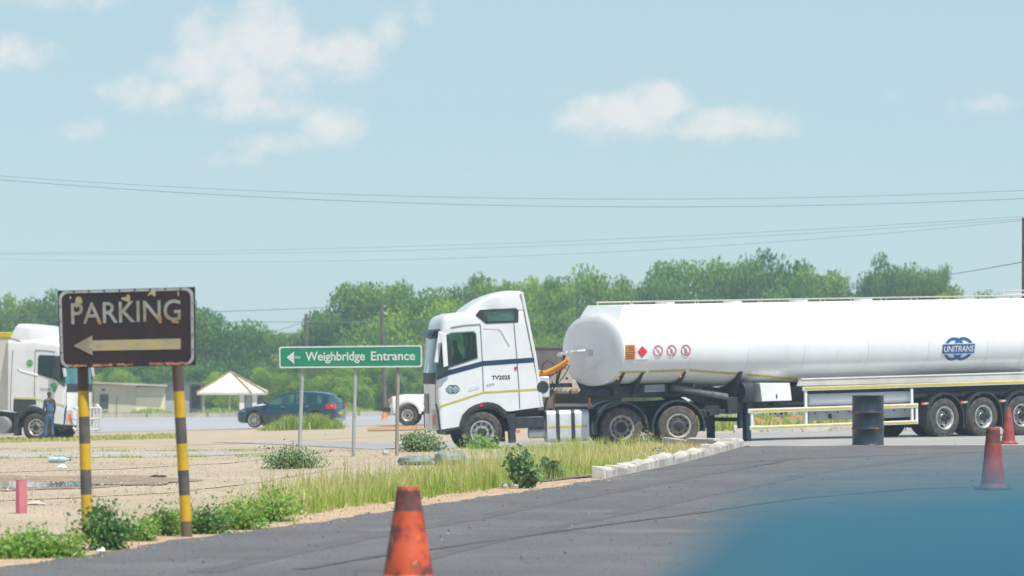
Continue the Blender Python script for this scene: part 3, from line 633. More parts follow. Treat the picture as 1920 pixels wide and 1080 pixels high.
def cab_shell(parent, m):
    st = [XC + (XF - XC) * math.sin(a) for a in np.linspace(math.pi / 2 - .02, 0, 12)] + list(np.linspace(.9, -.5, 44)) + list(np.linspace(-.6, XR, 9))
    rings = []
    for x in st:
        w = max(cab_w(x), .02); zt = ztop(x); zb = zbot(x); r = min(.16, w * .5); pts = []
        if x > XC: zt -= .16 * ((x - XC) / (XF - XC)) ** 2.5
        half = [(w, zb + (zt - r - zb) * k / 8) for k in range(9)] + [(w - r * (1 - math.cos(a)), zt - r + r * math.sin(a)) for a in (.4, .8, 1.2)] + [(w - r, zt), (w * .5, zt + .01)]
        full = half + [(-y, z) for y, z in half[::-1]]
        rings.append([(cab_lean(x, z), y, z) for y, z in full])
    o = MB().loft(rings).build('cab', m, parent, 0)
    # cut the side windows right through and line the cabin dark
    if 'cab' not in WH:
        w = [T(841, 628.5), T(847, 625), T(887, 622.5), T(891, 626), T(894, 670), T(870, 678.5), T(843, 687)]
        c = MB().prism(w, -1.5, 1.5).build('cutter', m_black, None, 0); o.data.materials.append(m_cabin); c.data.materials[0] = m_cabin
        o.parent = None; b = o.modifiers.new('cut', 'BOOLEAN'); b.operation = 'DIFFERENCE'; b.solver = 'EXACT'; b.object = c; b.material_mode = 'TRANSFER'
        bpy.context.view_layer.update(); me = bpy.data.meshes.new_from_object(o.evaluated_get(bpy.context.evaluated_depsgraph_get())); o.modifiers.clear(); me.shade_smooth(); me.set_sharp_from_angle(angle=R(40)); print('CAB', len(o.data.polygons), len(me.polygons), [x.name for x in me.materials])
        o.data = me; bpy.data.objects.remove(c); WH['cab'] = me; o.parent = parent
    o.data = WH['cab']; return o
def front_grid(mb, zlo, zhi, y0, y1, off, mi=0, n=18, k=5):
    rows = []
    for j in range(k + 1):
        z = zlo + (zhi - zlo) * j / k; r = []
        for i in range(n + 1):
            y = y0 + (y1 - y0) * i / n; x = cab_lean(cab_front_x(y), z) + off; r.append((x, y * (1 + off * .4), z))
        rows.append(r)
    mb.grid(rows, mi)
def cab_common(root, side, wheels=True, stripe=None):
    """front, glass, lamps, mirrors, wheels and underside of a tractor; side = the side the photograph shows"""
    Y = 1.252 * side
    cab_shell(root, m_white)
    mb = MB(); front_grid(mb, 2.02, 2.98, -1.19, 1.19, .014); mb.build('windscreen', m_tealglass, root)
    mb = MB(); front_grid(mb, 1.74, 2.02, -1.17, 1.17, .012); mb.build('upper_grille', m_black, root)
    mb = MB(); front_grid(mb, 1.0, 1.50, -.42, .42, .016); mb.build('grille', m_grey, root)
    mb = MB()
    for z in (1.1, 1.2, 1.3, 1.4): front_grid(mb, z, z + .025, -.41, .41, .03, k=1)
    mb.build('grille_bars', m_grey, root)
    # sun visor
    mb = MB(); rows = []
    for j, (dz, dx) in enumerate(((3.10, .02), (3.05, .12), (2.93, .20), (2.90, .18), (3.0, .10), (3.05, .015))):
        rows.append([(cab_lean(cab_front_x(y), dz) + dx, y * 1.0, dz) for y in np.linspace(-1.17, 1.17, 17)])
    mb.grid(rows).build('sun_visor', mat('visor_smoke', (.016, .022, .026), rough=.35), root)
    for s in (1, -1):
        # side windows with black surround, on both sides
        w = [T(839, 627), T(846, 623), T(888, 620.5), T(893, 625), T(896, 671.5), T(870, 680.5), T(841, 690)]
        MB().prism(w, 1.254 * s, 1.262 * s).build('window', m_pane, root)
        mb = MB(); strip2d(mb, [T(845, 614.5), T(870, 610), T(900, 608)], .03, 1.25 * s, 0, .012, s); mb.build('window_trim', m_grey, root)
        # A pillar black area below the mirror
        mb = MB(); poly_side(mb, [T(826, 634), T(839, 627), T(841, 690), T(838, 697), T(819, 707), T(818, 690)], 1.249 * s, 0, .010, s); mb.build('pillar_trim', m_glass, root)
        mb = MB(); strip2d(mb, [T(826, 622), T(822, 650), T(817.5, 680)], .11, 1.262 * s, 0, .05, s); mb.build('pillar', m_white, root, bevel=.015)
        # mirror: arm, dark glass housing, white back
        mb = MB(); q = T(834, 627); mb.box((q[0], 1.33 * s, q[1] - .05), (.06, .2, .05)); q = T(836, 689); mb.box((q[0], 1.33 * s, q[1]), (.06, .2, .05)); arm = mb.build('mirror', m_black, root)
        z0, z1 = T(836, 690)[1], T(834, 626)[1]; xm = T(834, 650)[0]
        MB().prism([(xm + .07, z0 + .02), (xm + .10, z1), (xm - .02, z1 + .02), (xm - .05, z0 + .05)], 1.40 * s, 1.44 * s).build('mirror_back', m_white if side > 0 else m_guard, arm, bevel=.012)
        MB().prism([(xm - .02, z0 + .0), (xm + .0, z1 - .02), (xm - .12, z1 - .03), (xm - .17, z0 + .12)], 1.28 * s, 1.43 * s).build('mirror_housing', m_black, arm, bevel=.015)
        # headlamp cluster at the bumper corner
        mb = MB(); ys = np.linspace(.86, 1.20, 8) * s; rows = []
        for z in (.62, .8, 1.0, 1.1): rows.append([(cab_front_x(y) + .018, y * 1.006, z) for y in ys])
        mb.grid(rows).build('headlamp', mat('headlamp_clear', (.50, .52, .52), (.40, .42, .42), 6, rough=.15), root)
        rows = [[(cab_front_x(y) + .026, y * 1.01, z) for y in np.linspace(.95, 1.12, 5) * s] for z in (.72, .86, .98)]
        MB().grid(rows).build('indicator', m_orange, root)
        # black gap between bumper corner and door, wheel arch lip, mud flap
        mb = MB(); strip2d(mb, [T(817, 757), T(821, 771), T(825, 806)], .05, 1.247 * s, 0, .012, s); strip2d(mb, [T(825, 809), T(862, 802)], .07, 1.22 * s, 0, .03, s); mb.build('bumper_gap', m_black, root)
        arch = [T(864, 802), T(866, 791), T(870, 780), T(881, 768.5), T(891, 763), T(905, 758.5), T(914, 757.5), T(925, 759), T(934, 762.5), T(944, 771), T(950, 776)]
        mb = MB(); strip2d(mb, arch, .10, 1.236 * s, 0, .022, s); a2 = [(x * .97, z - .07) for x, z in arch]; strip2d(mb, a2, .09, .75 * s, 0, .48, s); mb.build('wheel_arch', m_guard, root)
        MB().prism([T(947, 776), T(966, 775), T(968, 830), T(957, 831), T(955, 800)], .85 * s, 1.22 * s).build('mud_flap', m_guard, root, bevel=.01)
    # seams on both sides
    for s in (1, -1):
        for pts, w_, y_, th_ in (([T(900.5, 609), T(903, 650), T(905, 690), T(906.5, 736)], .022, 1.247, .008), ([T(963.5, 606), T(969, 670), T(972.5, 720), T(974.5, 766)], .022, 1.247, .008), ([T(816.5, 712), T(817, 757)], .018, 1.236, .014)):
            mb = MB(); strip2d(mb, pts, w_, y_ * s, 0, th_, s); mb.build('panel_seam', m_seam, root)
    for s in (.55, -.55):
        q = T(885, 660); mb = MB(); mb.prism([(q[0] + .04, 1.95), (q[0] - .06, q[1] + .12), (q[0] - .10, q[1] + .20), (q[0] - .08, q[1] + .42), (q[0] - .16, q[1] + .44), (q[0] - .22, q[1] + .2), (q[0] - .24, 1.95)], s - .19, s + .19); mb.build('seat', m_guard, root, bevel=.03)
    q = T(846, 684); mb = MB(); mb.prism([(q[0] + .1, q[1] - .15), (q[0] - .12, q[1] - .1), (q[0] - .12, q[1] + .09), (q[0] + .05, q[1] + .12)], -1.15, 1.15); mb.build('dashboard', m_guard, root, bevel=.02)
    # steps and dark underside
    mb = MB(); mb.box((.45, 0, .72), (.9, 1.9, .5)); mb.box((-.35, 0, .8), (1.2, 1.0, .6)); mb.box((-1.0, 0, 1.0), (.9, 2.1, .35)); mb.build('underbody', m_black, root)
    if wheels:
        tm = tyre_mesh(.51, .32, .30, 'steer'); rm = truck_rim(.285, .32, 'steer', m_rim, hubr=.12, huby=.06)
        for s in (1, -1): wheel(root, 0, 1.08 * s, .51, tm, rm)
def fairing(root, pts_top, zbase, w0, w1, m, name='roof_fairing'):
    f = interp(pts_top); xs = np.linspace(max(p[0] for p in pts_top), min(p[0] for p in pts_top), 22); rings = []
    for i, x in enumerate(xs):
        t = i / 21; w = w0 + (w1 - w0) * min(1, t * 1.6); zt = f(x); zb = zbase(x); r = min(.11, (zt - zb) * .5 + .01)
        half = [(w, zb), (w, zb + (zt - r - zb) * .5), (w - .02, zt - r)] + [(w - .02 - r * (1 - math.cos(a)), zt - r + r * math.sin(a)) for a in (.4, .8, 1.2)] + [(w - r - .02, zt), (w * .4, zt + .02)]
        rings.append([(x - (.17 * (zt - z) if i == 21 else 0), y, z) for y, z in half + [(-y, z) for y, z in half[::-1]]])
    return MB().loft(rings).build(name, m, root, 40)

# ---- the tanker's tractor
tr = empty('truck_tractor', TF.o, rot=TF.rot, label='white cab-over tractor with navy and yellow stripes pulling the tank trailer', cat='truck')
cab_common(tr, 1)
fairing(tr, [T(871, 587), T(880, 578), T(890, 570.5), T(905, 561), T(922, 554), T(938, 549), T(953, 546), T(970, 545), T(978, 547)], lambda x: ztop(x) - .05, .98, 1.235, m_white)
for s in (1, -1): MB().prism([T(976, 545.5), T(981, 549), T(1006, 668), T(1019, 763), T(1014, 763), T(1001, 672)], 1.205 * s, 1.262 * s).build('side_deflector', m_white, tr, bevel=.01)
for s in (1, -1):
    mb = MB(); poly_side(mb, [T(891.5, 591), T(899, 580.5), T(967, 577), T(972.5, 582), T(972, 604.5), T(911, 607)], 1.236 * s, 0, .03, s); fr = mb.build('sleeper_window', m_guard, tr, bevel=.02)
    mb = MB(); poly_side(mb, [T(905, 588), T(908, 585), T(963, 582.5), T(964, 601), T(914, 603)], 1.262 * s, 0, .010, s); mb.build('pane', m_glass, fr)
    mb = MB(); poly_side(mb, [T(818.5, 703), T(841, 694), T(904, 677), T(1004, 670), T(1005.5, 679), T(906, 686), T(841, 704), T(818.5, 713)], 1.2495 * s, 0, .006, s); mb.build('navy_stripe', m_navy, tr)
    mb = MB(); strip2d(mb, [T(824, 762.5), T(866, 749), T(906, 736), T(955, 733), T(1012, 729.5)], .045, 1.25 * s, 0, .007, s); mb.build('yellow_stripe', m_yellow, tr)
    mb = MB(); strip2d(mb, [T(934, 617), T(939, 620), T(955, 648)], .035, 1.249 * s, 0, .012, s); strip2d(mb, [T(905, 616), T(934, 617)], .02, 1.249 * s, 0, .008, s); mb.build('pressed_crease', mat('crease_white', (.55, .57, .56), rough=.4), tr)
# grab handle hump, cab door handle, small red marks
mb = MB(); poly_side(mb, [T(878, 734), T(899, 728), T(900, 721), T(880, 726)], 1.249, 0, .01); mb.build('door_handle', mat('handle_white', (.66, .68, .67), rough=.35), tr)
mb = MB()
for c in ((967, 690), (902, 760)):
    q = T(*c); poly_side(mb, [(q[0] - .035, q[1] - .035), (q[0] + .035, q[1] - .035), (q[0] + .035, q[1] + .035), (q[0] - .035, q[1] + .035)], 1.258, 0, .012)
mb.build('red_reflector', m_redlens, tr)
mb = MB(); a, b_ = T(922, 712.2), T(956.5, 703.2); letters(mb, 'TV2025', lambda u, v: (a[0] + (b_[0] - a[0]) * u, 1.2555, a[1] + (b_[1] - a[1]) * v + 0), 0, .035); mb.build('fleet_number', mat('letter_grey', (.06, .07, .08), rough=.5), tr)
m_faint = mat('faint_letters', (.42, .44, .44), rough=.5)
def logo(mb, fn, ring_mi=0, ban_mi=0, let_mi=1):
    """two linked rings crossed by a lettered band; fn maps x -1..1, z -.7..7 to the surface"""
    for cxl in (-.26, .26):
        n = 40; vs = []; r0, r1 = .50, .66
        for k in range(n):
            a = 2 * math.pi * k / n; vs += [fn(cxl * 1.15 + r0 * math.cos(a), r0 * math.sin(a), 0), fn(cxl * 1.15 + r1 * math.cos(a), r1 * math.sin(a), 0)]
        mb.add(vs, [(2 * k, 2 * k + 1, (2 * k + 3) % (2 * n), (2 * k + 2) % (2 * n)) for k in range(n)], ring_mi)
    mb.add([fn(x, z, 1) for z in (-.31, .31) for x in np.linspace(-1.06, 1.06, 9)], [(i, i + 1, i + 10, i + 9) for i in range(8)], 1 if let_mi == 1 else let_mi)
    mb.add([fn(x, z, 2) for z in (-.26, .26) for x in np.linspace(-1.04, 1.04, 9)], [(i, i + 1, i + 10, i + 9) for i in range(8)], ban_mi)
    letters(mb, 'UNITRANS', lambda u, v: fn(-.95 + 1.9 * u, -.17 + .34 * v, 3), let_mi, .008)
c = T(849, 730); mb = MB(); logo(mb, lambda x, z, k: (c[0] - x * .165, 1.2565 + k * .002, c[1] + z * .165)); mb.build('door_logo', [mat('logo_teal', (.02, .10, .15), rough=.4), m_white], tr)
mb = MB()
for c0, c1 in ((912, 916), (917.5, 921), (922, 927)): strip2d(mb, [T(c0, 723.5 - (c0 - 912) * .3), T(c1, 722.5 - (c0 - 912) * .3)], .05, 1.2505, 0, .006)
mb.build('faint_badge', m_faint, tr)
# side equipment between the axles
q0, q1 = T(966, 782), T(1021, 802); MB().box(((q0[0] + q1[0]) / 2, .98, (q0[1] + q1[1]) / 2), (abs(q1[0] - q0[0]), .5, abs(q1[1] - q0[1]))).build('battery_box', m_guard, tr, bevel=.02)
q0, q1 = T(996, 802), T(1021, 822); mb = MB(); mb.lathe([(.001, -.45), (.12, -.45), (.135, -.42), (.135, .17), (.12, .2), (.001, .2)], 20, 0, ((q0[0] + q1[0]) / 2, .95, (q0[1] + q1[1]) / 2), 'x'); mb.build('air_tank', m_alu, tr)
q = T(972, 809); MB().box((q[0], 1.21, q[1]), (.09, .03, .07)).build('side_marker', m_orange, tr)
q0, q1 = T(1025, 770), T(1106, 827); tk = MB(); w_, h_ = abs(q1[0] - q0[0]), q0[1] - q1[1]; cx_, cz_ = (q0[0] + q1[0]) / 2, (q0[1] + q1[1]) / 2
def rrect(w, h, r, n=5): return [(sx * (w / 2 - r) + r * math.cos(a), sz * (h / 2 - r) + r * math.sin(a)) for sx, sz, a0 in ((1, 1, 0), (-1, 1, math.pi / 2), (-1, -1, math.pi), (1, -1, 1.5 * math.pi)) for a in [a0 + math.pi / 2 * k / n for k in range(n + 1)]]
tk.loft([[(x, .92 + y, cz_ + z) for y, z in rrect(.62, h_, .12)] for x in (cx_ - w_ / 2, cx_ + w_ / 2)]); ft = tk.build('fuel_tank', m_alu, tr, bevel=.012)
for fx_ in (.26, .62):
    x = q0[0] + (q1[0] - q0[0]) * fx_; MB().loft([[(x + d, .92 + y, cz_ + z) for y, z in rrect(.645, h_ + .03, .13)] for d in (-.045, .045)]).build('tank_strap', m_black, ft)
mb = MB(); strip2d(mb, [(q0[0] - .05, cz_ - .02), (q1[0] + .05, cz_ - .02)], .045, 1.226, 0, .008); mb.build('yellow_tape', m_yellow, ft)
q = T(1036, 768); MB().lathe([(.06, 0), (.06, .06), (.001, .06)], 14, 0, (q[0], .92, q[1] - .03), 'z').build('filler_cap', m_black, ft)
# air cleaner box behind the cab
q0, q1 = T(1011, 706), T(1031, 745); bx = MB().box(((q0[0] + q1[0]) / 2, 1.0, (q0[1] + q1[1]) / 2), (abs(q1[0] - q0[0]), .5, abs(q0[1] - q1[1]))).build('air_cleaner', m_alu, tr, bevel=.03)
c = ((q0[0] + q1[0]) / 2 + .04, 1.25, (q0[1] + q1[1]) / 2); MB().lathe([(.15, 0), (.15, .012), (.001, .014)], 20, 0, c, 'y').build('vent', m_black, bx)
# chassis rails, fifth wheel, drive axles
zc = T(1170, 775)[1]; xb = T(1335, 780, .5)[0]; mb = MB()
for s in (.42, -.42): mb.box(((xb - .2) / 2 - .2, s, zc), (abs(xb) - .2, .09, .24))
for x in (-1.8, -2.7, -3.9, -5.2, xb + .2): mb.box((x, 0, zc), (.12, .8, .2))
mb.build('chassis', m_black, tr)
BX = [T(1166, 800)[0], T(1273, 797)[0]]; mb = MB(); mb.prism([(-3.3, zc + .12), (-5.3, zc + .12), (-5.0, zc + .28), (-3.8, zc + .28)], -.45, .45); mb.build('fifth_wheel', m_black, tr, bevel=.02)
tm = tyre_mesh(.515, .27, .30, 'drive', mat('dusty_tyre', (.07, .058, .048), (.12, .10, .085), 6, rough=.9, bump=.2)); rm = truck_rim(.30, .27, 'drive', m_rimd, deep=.10, hubr=.13, huby=.10)
for x in BX:
    for s in (1, -1): wheel(tr, x, 1.10 * s, .515, tm, rm); wheel(tr, x, .77 * s, .515, tm, rm)
    mb = MB(); mb.tube([(x, -1.0, .515), (x, 1.0, .515)], .09, 10); mb.lathe([(.001, -.22), (.2, -.15), (.22, 0), (.2, .15), (.001, .22)], 14, 0, (x, 0, .515), 'y'); mb.build('axle', m_black, tr)
    for s in (1, -1):
        arc = [(x + .655 * math.cos(a), .50 + .645 * math.sin(a)) for a in np.linspace(R(-12), R(192), 26)]
        mb = MB(); strip2d(mb, arc, .05, .60 * s, 0, .65, s); mb.build('mudguard', m_guard, tr)
q = T(1333, 775); MB().box((q[0], 1.0, q[1]), (.07, .04, .10)).build('side_marker', m_orange, tr)
mb = MB(); q = T(1330, 775, .9); mb.box((q[0] + .12, .95, q[1]), (.1, .1, .16)); mb.box((q[0] + .02, .5, q[1]), (.08, 1.6, .1)); mb.build('rear_bracket', m_black, tr)
# brake hose coils between tractor and tank, sagging loops
m_coil = mat('yellow_hose', (.75, .30, .02), (.80, .42, .03), 6, rough=.4); m_coilr = mat('red_hose', (.60, .04, .03), rough=.4)

# ---- the tank trailer
KF = Frame(P(1772, 822.5, 126.7), (-8.66, 1.20, 0), math.pi + R(37), R(1.2))
K = lambda px, py, y=1.2: KF.pl(px, py, y)
tl = empty('tank_trailer', KF.o, rot=KF.rot, label='long white tank trailer with blue ring logo behind the tractor', cat='trailer')
fc = K(1112, 657, 0); ft_ = K(1112, 590.5, 0)[1]; fb_ = K(1112, 724, 0)[1]
ZC = (ft_ + fb_) / 2; HB = (ft_ - fb_) / 2; AW = 1.23; NS = 2.15; XT0 = fc[0]; XT1 = -12.6
print('TANK', XT0, ZC, HB, 'kingpin', KF.o)
def hb(x): return HB + .11 * float(np.interp(x, [-12.6, -6, -3.2, -1.6, 0, XT0], [1, 1, 1, .9, .35, 0]))
def sec(x, a, k=1.0, off=0.0):
    c, s = math.cos(a), math.sin(a); y = AW * math.copysign(abs(c) ** (2 / NS), c); h = HB if s > 0 else hb(x); z = h * math.copysign(abs(s) ** (2 / NS), s)
    return (y * k + off * c, ZC + z * k + off * s)
def tank_y(x, z):
    h = HB if z > ZC else hb(x); return AW * max(0, 1 - abs((z - ZC) / h) ** NS) ** (1 / NS)
rings = []; NA = 64
for (dx, k) in ((.085, .02), (.083, .3), (.076, .6), (.062, .82), (.038, .945), (.014, .985), (0, 1)): rings.append([(XT0 + dx, *sec(XT0, 2 * math.pi * i / NA, k)) for i in range(NA)])
for x in np.linspace(XT0 - .15, XT1, 40): rings.append([(x, *sec(x, 2 * math.pi * i / NA)) for i in range(NA)])
for (dx, k) in ((.05, .97), (.12, .7), (.15, .02)): rings.append([(XT1 - dx, *sec(XT1, 2 * math.pi * i / NA, k)) for i in range(NA)])
tank = MB().loft(rings).build('tank', m_tank, tl, 50)
mb = MB()
for x in [XT0 - .02] + [K(p, 690, 1.1)[0] for p in (1292, 1400, 1505, 1625, 1738, 1848)] + [-11.5]:
    mb.loft([[(x + d, *sec(x, 2 * math.pi * i / NA, 1, .006)) for i in range(NA)] for d in (-.022, .022)], cap=False)
mb.build('weld_band', mat('weld_white', (.79, .80, .79), rough=.28, coat=.4), tank)
# walkway coaming along the top
x0, x1 = K(1146, 582, .6)[0], -12.4; zt = K(1165, 571.5, .75)[1]
zq = ZC + HB * .72; yq = tank_y(XT0 - 1, zq) - .004
MB().loft([[(xa_, -y_, zl_), (xb2_, -yt_, zt), (xb2_, yt_, zt), (xa_, y_, zl_)] for xa_, xb2_, y_, yt_, zl_ in ((x0, x0 - .28, yq, .74, zq), (x1, x1, yq, .74, zq))]).build('walkway_coaming', m_tank, tl, 60, bevel=.03)
mb = MB()
for s in (.7, -.7):
    mb.tube([(x0 - .55, s, zt + .07), (x1, s, zt + .07)], .018, 8)
    for x in np.linspace(x0 - .6, x1, 14): mb.tube([(x, s, zt - .02), (x, s, zt + .07)], .014, 6)
mb.build('top_rail', mat('cream_rail', (.55, .48, .38), rough=.6), tl)
for x in (x0 - 2.2, x0 - 4.4, x0 - 6.6, x0 - 8.8):
    MB().lathe([(.24, 0), (.24, .05), (.2, .07), (.001, .075)], 18, 0, (x, 0, zt - .005), 'z').build('manhole_lid', m_alu, tl)
mb = MB(); q = K(1905, 553, .6)
for z in (zt + .1, zt + .2): mb.tube([(q[0] + .5, .6, z), (q[0] - .6, .6, z)], .02, 6)
for x in (q[0] + .5, q[0] - .6): mb.tube([(x, .6, zt - .02), (x, .6, zt + .2)], .02, 6)
mb.build('handrail', m_alu, tl)
# markings on the side
def on_tank(px, py, off=.012):
    x, z = K(px, py, 1.2)
    for _ in range(3): x, z = K(px, py, tank_y(x, z))
    return (x, tank_y(x, z) + off, z)
def tank_poly(mb, pts, mi=0, off=.012, n=1): mb.add([on_tank(*p, off) for p in pts], [tuple(range(len(pts)))], mi)
def on_box(px0, py0, px1, py1, off):
    a = on_tank(px0, py1); b = on_tank(px1, py0)
    def f(u, v):
        x = a[0] + (b[0] - a[0]) * u; z = a[2] + (b[2] - a[2]) * v; return (x, tank_y(x, z) + off, z)
    return f
m_plate = mat('orange_plate', (.74, .25, .05), (.62, .20, .06), 9, rough=.5); m_plk = mat('plate_letters', (.24, .07, .03), rough=.6)
f = on_box(1170.5, 646, 1190, 675, .012); mb = MB(); mb.grid([[f(u, v) for u in (0, .5, 1)] for v in (0, .5, 1)]); f2 = on_box(1170.5, 646, 1190, 675, .016)
mb.add([f2(0, .47), f2(1, .47), f2(1, .52), f2(0, .52)], [(0, 1, 2, 3)], 1)
letters(mb, '1203', lambda u, v: f2(.10 + .8 * u, .60 + .30 * v), 1, .02)
for v0 in (.08, .20, .32): mb.add([f2(.1, v0), f2(.9, v0), f2(.9, v0 + .05), f2(.1, v0 + .05)], [(0, 1, 2, 3)], 1)
mb.build('hazard_plate', [m_plate, m_plk], tl)
f = on_box(1191.5, 648, 1215.5, 674, .010); mb = MB(); mb.grid([[f(u, v) for u in (0, .5, 1)] for v in (0, .5, 1)]); f2 = on_box(1193.5, 648, 1213, 671, .015)
mb.grid([[f2(.5 + .5 * (a_ - b2), .5 + .5 * (a_ + b2 - 1)) for a_ in np.linspace(0, 1, 7)] for b2 in np.linspace(0, 1, 7)], 1); f3 = on_box(1193.5, 648, 1213, 671, .019); mb.add([f3(.5, .60), f3(.56, .70), f3(.5, .80), f3(.44, .70)], [(0, 1, 2, 3)], 2)
mb.build('flammable_placard', [m_white, mat('placard_red', (.70, .02, .06), rough=.4), mat('placard_dark', (.42, .012, .04), rough=.5)], tl)
for j, cx_ in enumerate((1233, 1258.5, 1285)):
    f = on_box(cx_ - 9, 647 - j * .6, cx_ + 9, 669 - j * .6, .014); f2 = on_box(cx_ - 9, 647 - j * .6, cx_ + 9, 669 - j * .6, .018); mb = MB(); n = 32
    vs = []
    for k in range(n):
        a = 2 * math.pi * k / n; vs += [f(.5 + .5 * math.cos(a), .5 + .5 * math.sin(a)), f(.5 + .41 * math.cos(a), .5 + .41 * math.sin(a))]
    mb.add(vs, [(2 * k, 2 * k + 1, (2 * k + 3) % (2 * n), (2 * k + 2) % (2 * n)) for k in range(n)], 0)
    pic = [[(.42, .62), (.60, .5), (.58, .45), (.40, .57)], [(.42, .3), (.58, .3), (.6, .5), (.5, .68), (.4, .5)], [(.38, .25), (.62, .25), (.6, .52), (.54, .56), (.62, .74), (.5, .62), (.40, .76), (.46, .55), (.38, .5)]][j]
    mb.add([f(*p) for p in pic], [tuple(range(len(pic)))], 1)
    mb.add([f2(.16, .86), f2(.22, .9), f2(.84, .14), f2(.78, .1)], [(0, 1, 2, 3)], 0)
    mb.build('prohibition_sign', [mat('ring_red', (.55, .07, .10), rough=.5), mat('picto_grey', (.20, .22, .22), rough=.6)], tl)
c = on_tank(1797, 654); sx = abs(on_tank(1827.5, 654)[0] - c[0]) / 1.06; sz = (on_tank(1797, 632)[2] - on_tank(1797, 676)[2]) / 2 / .66
def lf(x, z, k):
    xx, zz = c[0] - x * sx, c[2] + z * sz; return (xx, tank_y(xx, zz) + .014 + k * .003, zz)
mb = MB(); logo(mb, lf); mb.build('company_logo', [m_blue, m_white], tl)
def tape(pts, w=.05):
    mb = MB(); P3 = []
    for a, b in zip(pts[:-1], pts[1:]):
        n = 10
        for k in range(n + 1):
            p = (a[0] + (b[0] - a[0]) * k / n, a[1] + (b[1] - a[1]) * k / n); P3.append((on_tank(p[0], p[1] - 1.7), on_tank(p[0], p[1] + 1.7)))
    mb.grid([[q[0] for q in P3], [q[1] for q in P3]]); mb.build('yellow_tape', m_yellow, tank)
for seg in ([(1161, 698.5), (1211, 697.5)], [(1216, 697), (1285, 694.5)], [(1291, 694.5), (1391, 702)], [(1401, 703), (1500, 712)]): tape(seg)
# saddles and sub-frame under the front of the tank
mb = MB()
def saddle(x, zlow, w=.035):
    outer = [sec(x, a, 1, .02) for a in np.linspace(R(-36), R(-144), 24)]
    mb.prism([(y, z) for y, z in outer] + [(-.62, zlow), (.62, zlow)], x - w, x + w, 0, 'x')
zn = K(1180, 741, .8)[1]
saddle(XT0 - .16, zn); saddle(K(1212, 700, 1.15)[0], zn); saddle(K(1291, 700, 1.15)[0], zn)
mb.build('saddle', m_black, tl)
mb = MB(); saddle(K(1393, 705, 1.1)[0], .9, .06); mb.build('saddle', m_black, tl)
xa, xb_ = K(1128, 735, .5)[0], K(1300, 735, .7)[0]
mb = MB(); mb.prism([(xa, zn + .02), (xa - .3, zn - .06), (xb_, zn - .10), (xb_ - .2, zn + .30), (xa - .25, zn + .22)], -.55, .55); mb.build('neck_frame', m_black, tl, bevel=.02)
q0, q1 = K(1208, 722, .8), K(1246, 734, .8); MB().box(((q0[0] + q1[0]) / 2, .80, (q0[1] + q1[1]) / 2), (abs(q1[0] - q0[0]), .03, abs(q0[1] - q1[1]))).build('number_plate', m_grey, tl)
mb = MB()
for s in (.5, -.5): mb.prism([(xb_ + .1, zn - .08), (xb_ + .1, zn + .16), (xb_ - .8, 1.12), (-12.4, 1.12), (-12.4, .88), (xb_ - .9, .88)], s - .06, s + .06)
for x in np.arange(-12, -2.5, 1.1): mb.box((x, 0, 1.0), (.08, 1.0, .16))
mb.box((-5.4, 0, 1.25), (4.2, 1.3, .5)); mb.box((-9.9, 0, 1.25), (4.4, 1.4, .35)); mb.build('chassis_frame', m_black, tl)
for s in (1, -1):
    for x_, side in ((K(1160, 716, 1.0)[0] + .05, s),):
        q = K(1157, 710, 1.0); MB().lathe([(.035, 0), (.03, .03), (.001, .035)], 12, 0, (x_, 1.02 * s, q[1]), 'y', s).build('side_marker', m_orange, tl)
q = K(1274, 706, 1.08); MB().lathe([(.035, 0), (.03, .03), (.001, .035)], 12, 0, (q[0], 1.10, q[1]), 'y').build('side_marker', m_orange, tl)
# delivery pipe slung under the belly, valve gear, landing legs
a, b_ = K(1262, 727, .75), K(1362, 744, .75); mb = MB(); mb.tube([(a[0], .75, a[1]), (b_[0], .75, b_[1])], .085, 14)
for t in (.2, .45, .7): p = Vector((a[0], .75, a[1])).lerp(Vector((b_[0], .75, b_[1])), t); mb.tube([p, p + Vector((-.05, 0, -.008))], .095, 14)
mb.build('delivery_pipe', mat('grey_pipe', (.11, .12, .12), (.16, .165, .16), 5, rough=.5), tl)
mb = MB(); q = K(1352, 770, .6)
mb.box((K(1365, 765, .5)[0], .5, K(1365, 760, .5)[1]), (.5, .6, .42)); mb.box((K(1330, 772, .6)[0], .6, K(1330, 772, .6)[1]), (.9, .2, .12)); mb.build('valve_box', m_black, tl, bevel=.02)
for s in (1, -1):
    q = K(1401, 760, .75); q2 = K(1401, 796, .75); mb = MB(); mb.box((q[0], .72 * s, .62), (.16, .16, 1.1)); mb.box((q[0], .72 * s, .08), (.3, .28, .06)); mb.box((q[0] + .22, .72 * s, .75), (.12, .1, .6)); mb.build('landing_leg', mat('leg_blue_black', (.014, .03, .055), rough=.55), tl, bevel=.01)
MB().box((K(1403, 770, .7)[0], 0, .66), (.1, 1.5, .1)).build('landing_gear_shaft', m_black, tl)
# white tool box and its dark end
q = [K(1425, 718, 1.05), K(1481, 718, 1.05), K(1485, 751, 1.05), K(1429, 753, 1.05)]
MB().prism(q, .55, 1.05).build('tool_box', m_white, tl, bevel=.012)
qc = K(1456, 743, 1.05); MB().box((qc[0], 1.058, qc[1]), (.035, .02, .10)).build('box_latch', m_black, tl)
mb = MB(); w_ = K(1412, 735, .9); mb.lathe([(.001, 0), (.26, 0), (.28, .02), (.28, .35), (.001, .36)], 20, 0, (w_[0] + .05, .80, w_[1]), 'x'); mb.build('spare_air_tank', m_guard, tl)
